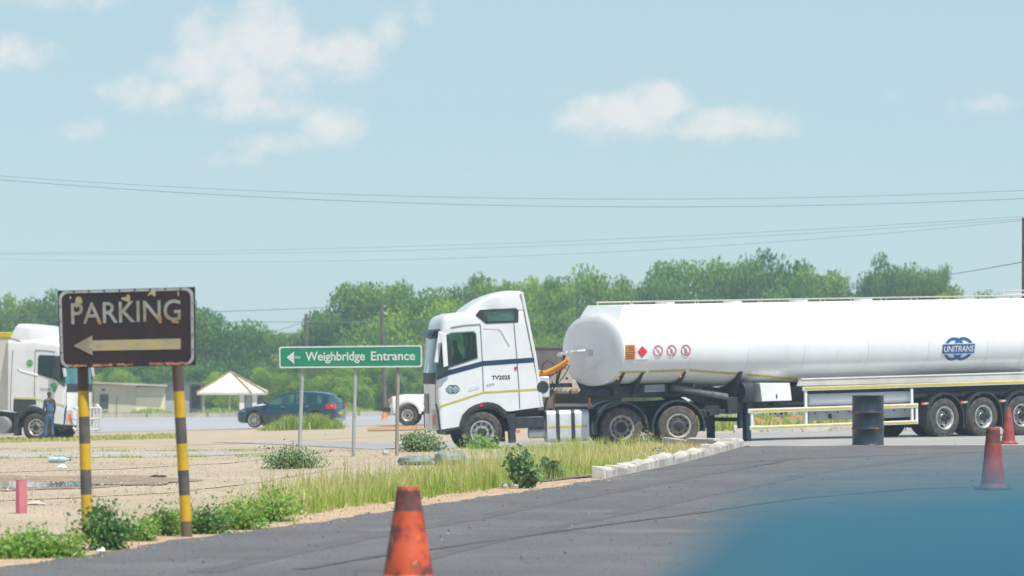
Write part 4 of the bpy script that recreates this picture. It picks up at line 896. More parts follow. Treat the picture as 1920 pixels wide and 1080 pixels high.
# long skirt with yellow band, side guard rails
sk = [K(1500, 713, 1.24), K(1503, 711.5, 1.24), (-12.5, K(1900, 699, 1.24)[1]), (-12.5, K(1900, 709, 1.24)[1]), K(1510, 726.5, 1.24), K(1499, 727.5, 1.24)]
z_hi = K(1503, 711.5, 1.24)[1]; z_lo = K(1510, 726, 1.24)[1]; xs0 = K(1499, 720, 1.24)[0]
MB().prism([(xs0 + .03, z_lo + .03), (xs0 - .06, z_hi), (-12.5, z_hi), (-12.5, z_lo)], 1.14, 1.25).build('skirt', mat('skirt_cream', (.60, .57, .50), (.50, .47, .41), 1.2, rough=.5), tl, bevel=.012)
mb = MB(); mb.box(((xs0 - 12.5) / 2, 1.20, z_hi + .012), (abs(-12.5 - xs0) - .1, .14, .03)); mb.build('skirt_edge', m_white, tl)
def rail(pxa, ya, pxb, yb, h, name, yy=1.25, band=True):
    a, b = K(pxa, ya, yy), K(pxb, yb, yy); z = (a[1] + b[1]) / 2; o = MB().box(((a[0] + b[0]) / 2, yy - .03, z), (abs(a[0] - b[0]), .05, h)).build(name, m_white, tl, bevel=.006)
    if band: MB().box(((a[0] + b[0]) / 2, yy - .002, z - .0), (abs(a[0] - b[0]) - .06, .01, h * .40)).build('yellow_tape', m_yellow, o)
    return o
zb_ = z_lo - .04; MB().box(((K(1506, 730, 1.25)[0] - 12.5) / 2, 1.225, zb_), (abs(-12.5 - K(1506, 730, 1.25)[0]), .05, .10)).build('skirt_rail', m_white, tl); MB().box(((K(1506, 730, 1.25)[0] - 12.5) / 2, 1.253, zb_ + .005), (abs(-12.5 - K(1506, 730, 1.25)[0]) - .05, .01, .055)).build('yellow_tape', m_yellow, tl)
rail(1404, 771.5, 1722, 759.5, .11, 'guard_rail'); rail(1407, 802.5, 1722, 791.5, .10, 'guard_rail')
for px_, ya, yb in ((1410, 772, 802), (1511, 728, 798), (1710, 728, 790), (1719, 760, 790)):
    a, b_ = K(px_, ya, 1.22), K(px_, yb, 1.22); MB().box((a[0], 1.20, (a[1] + b_[1]) / 2), (.075, .05, a[1] - b_[1])).build('guard_post', m_white, tl, bevel=.006)
# white hose tube and pale beam behind the guard
a, b_ = K(1513, 751, .95), K(1703, 743, .95); mb = MB(); mb.lathe([(.001, 0), (.13, .0), (.15, .03), (.15, abs(a[0] - b_[0]) - .05), (.12, abs(a[0] - b_[0])), (.001, abs(a[0] - b_[0]))], 24, 0, (b_[0], .95, (a[1] + b_[1]) / 2), 'x'); mb.build('hose_tube', m_white, tl)
a, b_ = K(1516, 780, .8), K(1706, 772, .8); bm_ = MB().box(((a[0] + b_[0]) / 2, .80, (a[1] + b_[1]) / 2), (abs(a[0] - b_[0]), .06, .26)).build('cross_beam', mat('pale_beam', (.50, .54, .53), (.42, .45, .44), 2, rough=.5), tl)
mb = MB()
for k in range(9): mb.lathe([(.022, 0), (.022, .01), (.001, .01)], 10, 0, (a[0] + (b_[0] - a[0]) * (k + .5) / 9, .83, (a[1] + b_[1]) / 2 + .06), 'y')
mb.lathe([(.07, 0), (.07, .012), (.001, .012)], 12, 0, (a[0] + (b_[0] - a[0]) * .2, .83, (a[1] + b_[1]) / 2 - .03), 'y'); mb.build('beam_hole', m_black, bm_)
# three axles
tm = tyre_mesh(.535, .36, .305, 'trail', mat('trailer_tyre', (.045, .042, .04), (.09, .08, .072), 7, rough=.88, bump=.2)); rm = truck_rim(.295, .36, 'trail', m_rim, deep=.09, hubr=.11, huby=.09, bright=m_chrome)
for k, x in enumerate((-8.66, -10.02, -11.38)):
    for s in (1, -1): wheel(tl, x, 1.02 * s, .535, tm, rm)
    mb = MB(); mb.tube([(x, -1, .535), (x, 1, .535)], .07, 10); mb.box((x + .25, .5, .75), (.7, .12, .14)); mb.box((x + .25, -.5, .75), (.7, .12, .14)); mb.build('axle', m_black, tl)
    for s in (1, -1):
        arc = [(x + .64 * math.cos(a), .535 + .64 * math.sin(a)) for a in np.linspace(R(0), R(182), 22)]; arc = arc + [(x - .66, .18)]
        arc = [(x + .62, .36)] + arc[:-1] + [(x - .64, .25)]
        mb = MB(); strip2d(mb, arc, .045, .82 * s, 0, .42, s); mb.build('mudguard', m_guard, tl)
    xm_ = x + .72; mb = MB(); mb.box((xm_, 1.16, .93), (.10, .05, .06)); mb.build('side_marker', m_orange, tl)
    mb = MB(); mb.box((xm_ - .12, 1.15, .93), (.16, .05, .05)); mb.build('bracket', m_alu, tl)
# earthing valve and hose coupling on the tank front
def front_pt(px, py): q = KF.Rm.transposed(); a = Vector((0, 0, CH)); d = P(px, py, 100) - a; la = q @ (a - KF.o); ld = q @ d; t = (XT0 + .085 - la.x) / ld.x; v = la + ld * t; return v
a, b_ = front_pt(1098, 657), front_pt(1066, 665); mb = MB(); mb.tube([a + Vector((.0, 0, 0)), a + Vector((.25, 0, -.02)), b_ + Vector((.32, 0, 0)), b_ + Vector((.34, .0, -.02))], .035, 10)
for t in (.35, .6, .85): p = (a + Vector((.25, 0, 0))).lerp(b_ + Vector((.32, 0, 0)), t); mb.box(tuple(p), (.1, .1, .1))
mb.build('coupling', m_alu, tl)
MB().box(tuple(front_pt(1107, 662) + Vector((.01, 0, 0))), (.03, .16, .16)).build('valve_plate', mat('valve_cream', (.55, .52, .44), rough=.5), tl)
a, b_ = front_pt(1078, 662), front_pt(1064, 720); mb = MB(); mb.tube([a + Vector((.3, 0, 0)), b_ + Vector((.35, 0, 0))], .03, 8); mb.build('support_arm', m_black, tl)
mb = MB(); q = front_pt(1066, 722); mb.box(tuple(q + Vector((.25, 0, 0))), (.5, .3, .1)); mb.build('support_bracket', m_black, tl)
# hoses in the gap (world space curves, parented to the tractor through its inverse frame)
def world_tube(name, pts, r, m, n=8):
    mb = MB(); Ri = TF.Rm.transposed(); mb.tube([Ri @ (Vector(p) - TF.o) for p in pts], r, n); return mb.build(name, m, tr)
Dh = 121.3
def sag(pts, D0, D1):
    out = []
    for i, p in enumerate(pts): out.append(P(p[0], p[1], D0 + (D1 - D0) * i / (len(pts) - 1)))
    return out
def coil(pts, rad, turns, tr_, name, m):
    pts = [Vector(p) for p in pts]; n = turns * 10; out = []
    for i in range(n + 1):
        t = i / n * (len(pts) - 1); k = min(int(t), len(pts) - 2); p = pts[k].lerp(pts[k + 1], t - k); a = i / 10 * 2 * math.pi
        out.append(p + Vector((0, math.cos(a), math.sin(a))) * rad)
    world_tube(name, out, tr_, m, 6)
coil(sag([(1008, 699), (1022, 700), (1036, 694), (1050, 686), (1066, 674)], 121.6, 121.0), .055, 22, .022, 'brake_hose', m_coil)
coil(sag([(1022, 705), (1034, 702), (1048, 694), (1064, 682)], 121.8, 121.2), .035, 16, .014, 'brake_hose', m_coilr)
lp = [(1032, 744), (1042, 720), (1045, 698), (1038, 682), (1026, 676), (1017, 684), (1016, 700)]
world_tube('cable', sag(lp, 121.4, 121.4), .016, m_black)
world_tube('cable', sag([(1028, 742), (1038, 728), (1052, 712), (1062, 698), (1068, 684)], 121.5, 121.2), .012, m_black)
world_tube('cable', sag([(1020, 770), (1022, 756), (1030, 742), (1036, 716)], 121.4, 121.4), .018, m_black)

# ---- the white lorry on the left
LF = Frame(P(67.6, 829, 169.0), (0, -1.25, 0), -R(17), 0)
LT = lambda px, py, y=-1.25: LF.pl(px, py, y)
lr = empty('truck_tractor', LF.o, rot=LF.rot, label='white lorry cab with green emblems and a bull bar at the left edge', cat='truck')
cab_common(lr, -1)
fp = [LT(17, 634), LT(24, 616), LT(30, 607.5), LT(50, 609.5), LT(68, 612), LT(90, 622), LT(110, 634), LT(119, 648)]
fairing(lr, [(x, z) for x, z in fp], lambda x: 3.45, .85, 1.2, m_white)
mb = MB(); strip2d(mb, [LT(17, 634), LT(45, 642), LT(78, 649)], .03, -1.225, 0, .012, -1); mb.build('fairing_seam', m_seam, lr)
m_green = mat('emblem_green', (.02, .42, .12), rough=.4)
c = LT(56, 681); mb = MB(); n = 28; mb.add([(c[0] + .12 * math.cos(2 * math.pi * k / n), -1.262, c[1] + .12 * math.sin(2 * math.pi * k / n)) for k in range(n)], [tuple(range(n))])
letters(mb, 'TL 285', lambda u, v: (c[0] - .075 + .15 * u, -1.266, c[1] - .02 + .045 * v), 1); mb.build('round_sticker', [m_green, m_white], lr)
mb = MB(); zz_ = lambda X, Y: LT(X * .23148, 590 + Y * .23148)
af = [(408, 566), (414, 556), (424, 560), (426, 552), (436, 556), (442, 554), (450, 562), (456, 572), (466, 582), (462, 594), (456, 604), (452, 616), (442, 628), (434, 630), (430, 616), (426, 602), (424, 592), (412, 588), (407, 578)]
mb.add([(zz_(*p)[0], -1.262, zz_(*p)[1]) for p in af], [tuple(range(len(af)))])
for (x0, y0, x1, y1) in ((414, 556, 430, 580), (426, 552, 440, 580), (438, 555, 448, 582)):
    a, b_ = zz_(x0, y0), zz_(x1, y1); mb.add([(a[0] - .006, -1.266, a[1]), (a[0] + .006, -1.266, a[1]), (b_[0] + .004, -1.266, b_[1]), (b_[0] - .004, -1.266, b_[1])], [(0, 1, 2, 3)], 1)
mb.build('green_emblem', [m_green, m_white], lr)
a, b_ = zz_(322, 616), zz_(420, 596); mb = MB(); letters(mb, 'TENGWA', lambda u, v: (a[0] + (b_[0] - a[0]) * u, -1.262, a[1] + (b_[1] - a[1]) * v)); mb.build('door_letters', mat('letter_grey', (.06, .07, .08)), lr)
mb = MB(); strip2d(mb, [zz_(112, 674), zz_(290, 678)], .07, -1.25, 0, .01, -1); strip2d(mb, [zz_(290, 682), zz_(400, 702), zz_(530, 738)], .05, -1.25, 0, .01, -1); mb.build('yellow_stripe', mat('pale_yellow', (.62, .60, .30), rough=.5), lr)
mb = MB(); poly_side(mb, [zz_(112, 684), zz_(288, 688), zz_(296, 725), zz_(240, 735), zz_(180, 775), zz_(150, 800), zz_(108, 780)], -1.249, 0, .010, -1); mb.build('side_panel', m_guard, lr)
mb = MB(); strip2d(mb, [zz_(146, 432), zz_(170, 456), zz_(310, 494)], .05, -1.245, 0, .02, -1); mb.build('handle_recess', m_white, lr, bevel=.01)
mb = MB()
for s in (1, -1): mb.tube([(1.48, .55 * s, .35), (1.62, .58 * s, .5), (1.66, .60 * s, 1.15), (1.5, .62 * s, 1.28)], .045, 10); mb.tube([(1.3, 1.05 * s, .5), (1.45, 1.02 * s, .45), (1.50, 1.02 * s, 1.1), (1.35, 1.05 * s, 1.18)], .045, 10)
for z in (.42, .8, 1.18): mb.tube([(1.36, -1.12, z), (1.58, -.7, z), (1.64, 0, z), (1.58, .7, z), (1.36, 1.12, z)], .04, 10)
for y in (-.3, 0, .3): mb.tube([(1.62, y, .42), (1.64, y, 1.18)], .035, 8)
mb.build('bull_bar', mat('bar_white', (.58, .60, .60), rough=.4), lr)
mb = MB(); mb.lathe([(.001, -.5), (.27, -.5), (.30, -.46), (.30, .46), (.27, .5), (.001, .5)], 24, 0, (LT(16, 800)[0] - .2, -.9, LT(16, 797)[1]), 'y'); mb.build('fuel_tank', m_grey, lr)
mb = MB(); mb.box((-3.4, 0, .85), (5.2, .9, .3)); mb.box((-1.6, -.9, .95), (.5, .5, .3)); mb.build('chassis', m_black, lr)
for x in (-3.5, -4.9):
    for s in (1, -1): wheel(lr, x, 1.10 * s, .515, tyre_mesh(.515, .27, .3, 'drive'), truck_rim(.3, .27, 'drive', m_rimd))
bt = empty('box_trailer', LF.o, rot=LF.rot, label='cream box trailer with yellow top edge behind the white lorry at the left edge', cat='trailer')
m_box = mat('box_cream', (.66, .64, .56), (.6, .58, .5), .8, rough=.5)
xb0 = LT(17, 650)[0]; mb = MB(); mb.box((xb0 - 4.5, 0, 2.35), (9.0, 2.5, 2.55)); mb.build('box_body', m_box, bt, bevel=.03)
MB().box((xb0 - 4.5, 0, 3.72), (9.05, 2.55, .20)).build('top_edge', m_yellow, bt, bevel=.02); mb = MB(); mb.box((xb0 - 4.7, 0, .95), (8.4, 1.0, .22)); mb.build('trailer_frame', m_black, bt)
for x in (xb0 - 6.3, xb0 - 7.7):
    for s in (1, -1): wheel(bt, x, 1.05 * s, .515, tyre_mesh(.515, .27, .3, 'drive'), truck_rim(.3, .27, 'drive', m_rimd))

# ---- hatchback: the far dark blue one, and the near one whose roof fills the lower right corner out of focus
def hatchback(name, loc, rz, paint, label, zs=1.0, glass=None):
    o = empty(name, loc, rz, label=label, cat='car')
    st = [(2.15, .34, .56, .62), (2.10, .24, .66, .74), (1.95, .20, .74, .82), (1.75, .19, .80, .86), (1.33, .19, .86, .88), (1.0, .19, .90, .88), (.75, .19, .95, .88), (.3, .19, .95, .88), (-.3, .19, .97, .88), (-.9, .19, .99, .88), (-1.33, .19, 1.0, .88), (-1.7, .22, 1.0, .86), (-1.95, .26, .99, .80), (-2.08, .30, .92, .72), (-2.13, .38, .78, .66)]
    fb = interp([(a, b) for a, b, c, d in st]); ft2 = interp([(a, c) for a, b, c, d in st]); fw = interp([(a, d) for a, b, c, d in st]); xs = sorted(set(list(np.linspace(-2.13, 2.15, 60))), reverse=True); rings = []
    for x in xs:
        zb = fb(x); zt = ft2(x); w = fw(x)
        for xa in (1.33, -1.33):
            d = abs(x - xa)
            if d < .37: zb = max(zb, .30 + math.sqrt(.37 ** 2 - d * d))
        zb = min(zb, zt - .12)
        half = [(w - .06, zb), (w, zb + .06), (w + .015, zb + (zt - zb) * .55), (w - .02, zt - .08), (w - .10, zt - .01), (w * .5, zt + .015)]
        rings.append([(x, y, z * zs) for y, z in half + [(-y, z) for y, z in half[::-1]]])
    MB().loft(rings).build('body', paint, o, 50)
    g = [(.95, .94, .945), (.55, 1.14, .93), (.18, 1.33, .9), (-.1, 1.40, .9), (-.5, 1.425, .9), (-1.0, 1.42, .9), (-1.45, 1.385, .9), (-1.75, 1.33, .92), (-1.92, 1.17, .95), (-2.02, 1.0, .97)]
    gi = interp([(a, b) for a, b, c in g]); rings = []
    xs = np.linspace(.95, -2.02, 34)
    for x in xs:
        zt = gi(x); w = .80; t = max(0, (zt - .94) / .48); wt = .80 - .20 * t; zb = .93
        half = [(w, zb), (w - (w - wt) * .55, zb + (zt - zb) * .6), (wt + .03, zt - .05 * t), (wt - .04, zt - .005), (wt * .5, zt + .012 * t)]
        rings.append([(x, y, z * zs) for y, z in half + [(-y, z) for y, z in half[::-1]]])
    MB().loft(rings).build('glasshouse', glass or m_glass, o, 50)
    rows = []
    for x in np.linspace(.22, -1.80, 24):
        zt = gi(x) + .012; wt = .80 - .20 * max(0, (zt - .95) / .48) + .015; rows.append([(x, y, z * zs) for y, z in ((wt + .035, zt - .07), (wt - .03, zt - .008), (wt * .5, zt + .012), (0, zt + .016), (-wt * .5, zt + .012), (-wt + .03, zt - .008), (-wt - .035, zt - .07))])
    MB().grid(rows).build('roof', paint, o, 50)
    for s in (1, -1):
        def sp(x, z): t = (z - .93) / (gi(x) - .93 + 1e-6); return (x, s * (.815 - .19 * max(0, min(1, t)) * max(0, (gi(x) - .94) / .48)), z * zs)
        for (xa, xb2, w) in ((.92, .20, .05), (-.42, -.40, .07), (-1.28, -1.30, .10), (-1.70, -1.75, .26)):
            za = .94; zb2 = gi(xb2) - .04; MB().add([sp(xa + w / 2, za), sp(xa - w / 2, za), sp(xb2 - w / 2, zb2), sp(xb2 + w / 2, zb2)], [(0, 1, 2, 3)]).build('pillar', paint, o)
        mb = MB(); mb.box((.78, .96 * s, 1.0 * zs), (.12, .20, .13)); mb.build('mirror', paint, o, bevel=.03)
        mb = MB(); mb.box((.06, .90 * s, .84 * zs), (.16, .02, .03)); mb.box((-1.0, .90 * s, .86 * zs), (.16, .02, .03)); mb.build('door_handle', m_chrome, o)
        rows = [[(x, s * (fw(x) + .02 + dy), z * zs) for x, dy in ((2.05, -.02), (1.9, .0), (1.7, .004))] for z in (.62, .72)]
        MB().grid(rows).build('headlight', m_grey, o)
        rows = [[(-2.13 + .02, s * .50, z * zs), (-2.10, s * .72, z * zs), (-1.93, s * .835, z * zs), (-1.78, s * .868, z * zs)] for z in (.76, .86, .95)]
        rows = [[(p[0] - .012, p[1] * 1.015, p[2]) for p in r] for r in rows]
        tlm = MB().grid(rows).build('tail_light', m_redlens, o); MB().box((-2.03, s * .80, .88 * zs), (.05, .07, .06)).build('lamp_glow', mat('lamp_yellow', (.8, .5, .05)), tlm)
    tm2 = tyre_mesh(.315, .205, .225, 'car'); rm2 = car_rim(.235, .205, 'car', m_rim)
    for x in (1.33, -1.33):
        for s in (1, -1): wheel(o, x, .78 * s, .315, tm2, rm2)
    MB().box((0, 0, .35), (3.6, 1.4, .25)).build('underbody', m_black, o)
    MB().box((-2.145, 0, .60 * zs), (.02, .52, .11)).build('number_plate', m_yellow, o); mb = MB(); mb.box((-2.10, 0, .36 * zs), (.12, 1.3, .10)); mb.build('bumper_trim', m_chrome, o, bevel=.02)
    return o
m_cardark = mat('dark_blue_paint', (.005, .042, .072), (.007, .050, .082), 2, rough=.22, coat=.8)
pc_ = ground_at(547, 191.2); hc_ = hatchback('hatchback_car', pc_, math.pi - R(17), m_cardark, 'dark blue hatchback with yellow rear plate driving left on the far road'); hc_.scale = (.95, .95, .98)
m_carnear = mat('mid_blue_paint', (.020, .105, .150), (.03, .13, .17), 2, rough=.5, coat=.0, spec=.25)
NEAR = (.725, 3.1, gz(.8, 5.0)); hatchback('hatchback_car', NEAR, R(90), m_carnear, 'mid blue car very close to the camera, only its blurred roof in view', 1.018, mat('near_glass_sky_tint', (.06, .19, .23), (.03, .12, .16), 3, rough=.25))  # lighter teal of the near car's glass stands in for reflected sky

# ---- white off-roader (nose behind the tanker cab) and the white pickup far behind the hatchback
def pickup(loc, rz, label, s=1.0):
    o = empty('pickup_truck', loc, rz, label=label, cat='pickup'); o.scale = (s, s, s)
    def shell(st, name, m, bev=.05): return MB().loft([[(x, y, z) for y, z in ((w, zb), (w + .02, zb + (zt - zb) * .6), (w - .04, zt - .04), (w - .14, zt), (-w + .14, zt), (w * -1 + .04, zt - .04), (-w - .02, zb + (zt - zb) * .6), (-w, zb))] for x, zb, zt, w in st]).build(name, m, o, 40)
    st = []
    for x in np.linspace(2.3, .75, 40):
        zb = .55; d = abs(x - 1.6)
        if d < .46: zb = max(zb, .42 + math.sqrt(.46 ** 2 - d * d))
        st.append((x, zb, 1.10 + .10 * min(1, (2.3 - x) / .5) - (.06 if x > 2.25 else 0), .80 if x < 2.2 else .76))
    shell(st, 'bonnet', m_white); shell([(.85, .5, 1.22, .84), (-.7, .5, 1.22, .84)], 'cab_body', m_white)
    shell([(.80, 1.2, 1.23, .80), (.45, 1.2, 1.80, .70), (-.55, 1.2, 1.82, .70), (-.68, 1.2, 1.3, .8)], 'glasshouse', m_glass); shell([(.46, 1.79, 1.86, .72), (-.6, 1.80, 1.87, .72)], 'roof', m_white)
    for sg in (1, -1):
        for xa, xb2 in ((.78, .45), (-.1, -.1), (-.66, -.57)): MB().tube([(xa, .82 * sg, 1.2), (xb2, .71 * sg, 1.82)], .05, 6).build('pillar', m_white, o)
    mb = MB()
    for sg in (1, -1):
        x = np.linspace(-.72, -2.5, 30); top = [(q, 1.15) for q in x]; low = [(q, max(.5, .42 + math.sqrt(max(0, .46 ** 2 - (q + 1.5) ** 2))) if abs(q + 1.5) < .46 else .5) for q in x]; mb.prism(top + low[::-1], .80 * sg, .86 * sg)
    mb.box((-1.6, 0, .82), (1.8, 1.6, .06)); mb.box((-2.5, 0, .85), (.05, 1.66, .6)); mb.build('load_bed', m_white, o)
    for sg in (1, -1):
        arc = [(1.6 + .50 * math.cos(a), .42 + .52 * math.sin(a)) for a in np.linspace(R(5), R(175), 18)]; mb = MB(); strip2d(mb, arc, .09, .78 * sg, 0, .14, sg); mb.build('fender_flare', m_white, o)
        MB().box((2.31, .58 * sg, .95), (.05, .22, .18)).build('headlight', m_alu, o); MB().box((2.25, .80 * sg, .98), (.12, .05, .12)).build('indicator', m_orange, o)
    MB().box((2.33, 0, .95), (.04, .8, .24)).build('grille', m_black, o); mb = MB(); mb.tube([(2.3, -.85, .62), (2.52, -.7, .62), (2.55, 0, .62), (2.52, .7, .62), (2.3, .85, .62)], .10, 8); mb.build('bumper', m_guard, o)
    MB().box((0, 0, .52), (4.4, .9, .2)).build('chassis', m_black, o)
    tm2 = tyre_mesh(.40, .25, .22, 'pick'); rm2 = truck_rim(.215, .25, 'pick', m_rim, hubr=.06, huby=.03, nb=6)
    for x in (1.6, -1.5):
        for sg in (1, -1): wheel(o, x, .76 * sg, .40, tm2, rm2)
    return o
q = ground_at(767, 187); pk = pickup((q.x + 1.6, 187 + .7, gz(q.x + 1.6, 187.7) - .05), math.pi - R(4), 'white off-roader whose nose shows left of the tanker cab')
hatchback('hatchback_car', ground_at(538, 322), math.pi - R(6), m_white, 'distant white car between the pyramid roof shelter and the blue hatchback')
# ---- green and white van seen in slices under the tank
def van(loc, rz, label):
    o = empty('delivery_van', loc, rz, label=label, cat='van'); m_vg = mat('van_green', (.01, .30, .22), rough=.4)
    prof = [(2.7, .45), (2.75, .95), (2.55, 1.15), (1.75, 2.0), (1.45, 2.12), (-2.65, 2.12), (-2.72, 1.9), (-2.72, .45), (-1.95, .45)] + [(-1.5 + .42 * math.cos(a), .40 + .42 * math.sin(a)) for a in np.linspace(math.pi, 0, 9)] + [(1.2, .45)] + [(1.65 + .42 * math.cos(a), .40 + .42 * math.sin(a)) for a in np.linspace(math.pi, 0, 9)]
    MB().prism(prof, -.92, .92).build('body', m_white, o, 40, bevel=.05)
    for s in (1, -1):
        mb = MB(); poly_side(mb, [(2.2, .95), (1.2, .95), (.55, 1.85), (1.4, 1.85)], .922 * s, 0, .01, s); mb.build('green_panel', m_vg, o)
        mb = MB(); poly_side(mb, [(2.35, 1.25), (1.72, 1.9), (1.45, 1.95), (1.4, 1.25)], .93 * s, 0, .01, s); mb.build('window', m_glass, o)
        mb = MB(); strip2d(mb, [(-2.6, 1.2), (.9, 1.2)], .05, .922 * s, 0, .008, s); mb.build('side_moulding', m_grey, o)
    rows = [[(2.56 - (z - 1.16) * .94 + .02, y, z) for y in (-.8, 0, .8)] for z in (1.2, 1.95)]; MB().grid(rows).build('windscreen', m_glass, o)
    for x in (1.65, -1.5):
        for s in (1, -1): wheel(o, x, .82 * s, .35, tyre_mesh(.35, .2, .2, 'van'), car_rim(.21, .2, 'van', m_rimd, 6))
    MB().box((0, 0, .45), (4.9, 1.4, .2)).build('underbody', m_black, o); return o
q = ground_at(1385, 186); van((q.x, 186, q.z), math.pi - R(3), 'white van with a green panel glimpsed under the tank belly')

# ================================================================== SIGNS
def to_frame(o_w, Rv, Uv):
    Nn = Rv.cross(Uv).normalized(); return Nn
# brown PARKING board on two striped posts
DS = 46.0
TL_, TR_, BR_, BL_ = P(108, 545, DS), P(365, 538, DS - .25), P(366.5, 684.5, DS - .25), P(112.5, 690.5, DS)
ps = empty('parking_sign', (TL_ + TR_ + BR_ + BL_) / 4, label='weathered dark brown PARKING sign with left arrow on striped posts', cat='sign')
PO = ps.location.copy()
Nn = -((TR_ - TL_).cross(BL_ - TL_)).normalized(); Nn = Nn if Nn.y < 0 else -Nn
def S(u, v, off=0.0):
    a = TL_.lerp(TR_, u); b = BL_.lerp(BR_, u); return a.lerp(b, v) + Nn * off - PO
m_brown = mat('brown_board', (.022, .017, .022), (.036, .020, .022), 3.0, rough=.42, spots=[((.055, .022, .018), 7, .62, .12), ((.055, .055, .062), 13, .66, .12)], stretch=(1, 1, .35))
m_lett = mat('aged_letters', (.34, .36, .33), (.27, .24, .17), 6, rough=.6, spots=[((.36, .22, .08), 4.5, .60, .08)])
m_bord = mat('aged_border', (.44, .45, .45), (.36, .34, .31), 8, rough=.55, spots=[((.30, .19, .09), 9, .66, .08)])
m_arrow = mat('aged_arrow', (.50, .39, .17), (.38, .36, .26), 5, rough=.6, spots=[((.42, .26, .09), 6, .58, .12)], stretch=(1, 1, 5))
m_rust = mat('rust', (.33, .14, .06), (.50, .26, .14), 22, rough=.85, spots=[((.06, .03, .025), 30, .56, .06)])
m_peel = mat('peeled_patch', (.48, .42, .26), (.40, .30, .14), 12, rough=.7)
zf = lambda X, Y: ((X - 50 - (Y - 90) * .02) / 1635, (Y - (90 - 40 * (X - 50) / 1635)) / 918)
b1 = [S(u, v, 0) for u, v in ((0, 0), (1, 0), (1, 1), (0, 1))]; b2 = [S(u, v, -.02) for u, v in ((0, 0), (1, 0), (1, 1), (0, 1))]
MB().add(b1 + b2, [(0, 1, 2, 3), (7, 6, 5, 4), (0, 4, 5, 1), (1, 5, 6, 2), (2, 6, 7, 3), (3, 7, 4, 0)]).build('board', m_brown, ps)
def rr2(u0, v0, u1, v1, ru, rv, n=7):
    out = []
    for cu_, cv_, a0 in ((u1 - ru, v0 + rv, -90), (u1 - ru, v1 - rv, 0), (u0 + ru, v1 - rv, 90), (u0 + ru, v0 + rv, 180)):
        for k in range(n + 1): a = R(a0 + 90 * k / n); out.append((cu_ + ru * math.cos(a), cv_ + rv * math.sin(a)))
    return out
ou, inn = rr2(.008, .005, .992, .994, .058, .105), rr2(.028, .040, .970, .965, .048, .085); n = len(ou)
keep = [i for i in range(n) if not (.06 < ou[i][0] < .94 and ou[i][1] > .98 and ou[(i + 1) % n][1] > .98)]
mb = MB(); mb.add([S(*p, .004) for p in ou] + [S(*p, .004) for p in inn], [(i, (i + 1) % n, n + (i + 1) % n, n + i) for i in range(n) if not (abs(ou[i][1] - .994) < 1e-6 and abs(ou[(i + 1) % n][1] - .994) < 1e-6)])
mb.build('border', m_bord, ps)
mb = MB(); rs = random.Random(4)
for a, b_ in ((.06, .20), (.24, .54), (.66, .95)):
    k = 26; up = [(a + (b_ - a) * i / k, .958 + rs.uniform(-.008, .012)) for i in range(k + 1)]; lo_ = [(a + (b_ - a) * i / k, .990 + rs.uniform(-.012, .006)) for i in range(k + 1)]
    mb.grid([[S(*p, .0045) for p in up], [S(*p, .0045) for p in lo_]])
mb.build('rusty_edge', m_rust, ps)
mb = MB(); vs, fs = text_polys('PARKING', .010); mb.add([S(.095 + .803 * u, .440 - .012 * u - .276 * v, .005) for u, v in vs], fs); mb.build('letters', m_lett, ps)
mb = MB(); mb.add([S(*zf(*p), .005) for p in ((235, 740), (462, 620), (466, 857))], [(0, 1, 2)]); hd = mb.build('arrow_head', m_lett, ps)
mb = MB(); mb.grid([[S(*zf(465 + 1060 * t, 678 - 22 * t), .005) for t in np.linspace(0, 1, 14)], [S(*zf(465 + 1060 * t, 801 - 20 * t), .005) for t in np.linspace(0, 1, 14)]]); mb.build('arrow_shaft', m_arrow, ps)
mb = MB()
for poly in ([(262, 232), (262, 195), (285, 165), (318, 160), (340, 185), (350, 235), (330, 240), (290, 237), (280, 300), (264, 285)], [(812, 178), (830, 170), (868, 168), (885, 135), (915, 145), (920, 200), (900, 228), (870, 215), (840, 205), (818, 195)], [(1125, 160), (1140, 120), (1175, 98), (1222, 95), (1224, 140), (1205, 165), (1185, 140), (1160, 142)], [(1478, 105), (1502, 104), (1500, 155), (1490, 162)], [(192, 190), (198, 160), (216, 155), (214, 185)], [(420, 770), (455, 680), (470, 690), (465, 790)]):
    MB().add([S(*zf(*p), .0065) for p in poly], [tuple(range(len(poly)))]).build('peeled_patch', m_peel, ps)
mb = MB(); mb.add([S(*zf(*p), .007) for p in ((1235, 405), (1262, 392), (1296, 395), (1296, 475), (1268, 478))], [tuple(range(5))]); mb.add([S(*zf(*p), .007) for p in ((1405, 465), (1440, 440), (1505, 455), (1500, 478), (1440, 475))], [tuple(range(5))]); mb.add([S(*zf(*p), .007) for p in ((535, 400), (560, 410), (572, 488), (540, 490), (520, 440))], [tuple(range(5))]); mb.build('rust_stain', mat('stain', (.40, .20, .08), (.34, .22, .11), 9, rough=.8), ps)
mb = MB(); bm_ = m_hole
for k in range(8): 
    p = S(*zf(246 + 182 * k, 102 - 4.6 * k), .006); MB().lathe([(.001, -.006), (.009, -.006), (.009, 0), (.001, .001)], 8, 0, p, 'y').build('bolt', bm_, ps)
for v in (.2, .4, .6, .8):
    for u in (.016, .982): MB().lathe([(.001, -.005), (.006, -.005), (.006, 0), (.001, .001)], 8, 0, S(u, v, .006), 'y').build('bolt', bm_, ps)
m_py = mat('post_yellow', (.66, .42, .012), (.58, .36, .02), 5, rough=.5, spots=[((.10, .05, .03), 9, .68, .03)])
m_pk = mat('post_grey', (.085, .085, .08), (.13, .115, .09), 6, rough=.6)
m_pr = mat('post_rust', (.16, .11, .07), (.10, .075, .055), 5, rough=.7, stretch=(1, 1, .3))
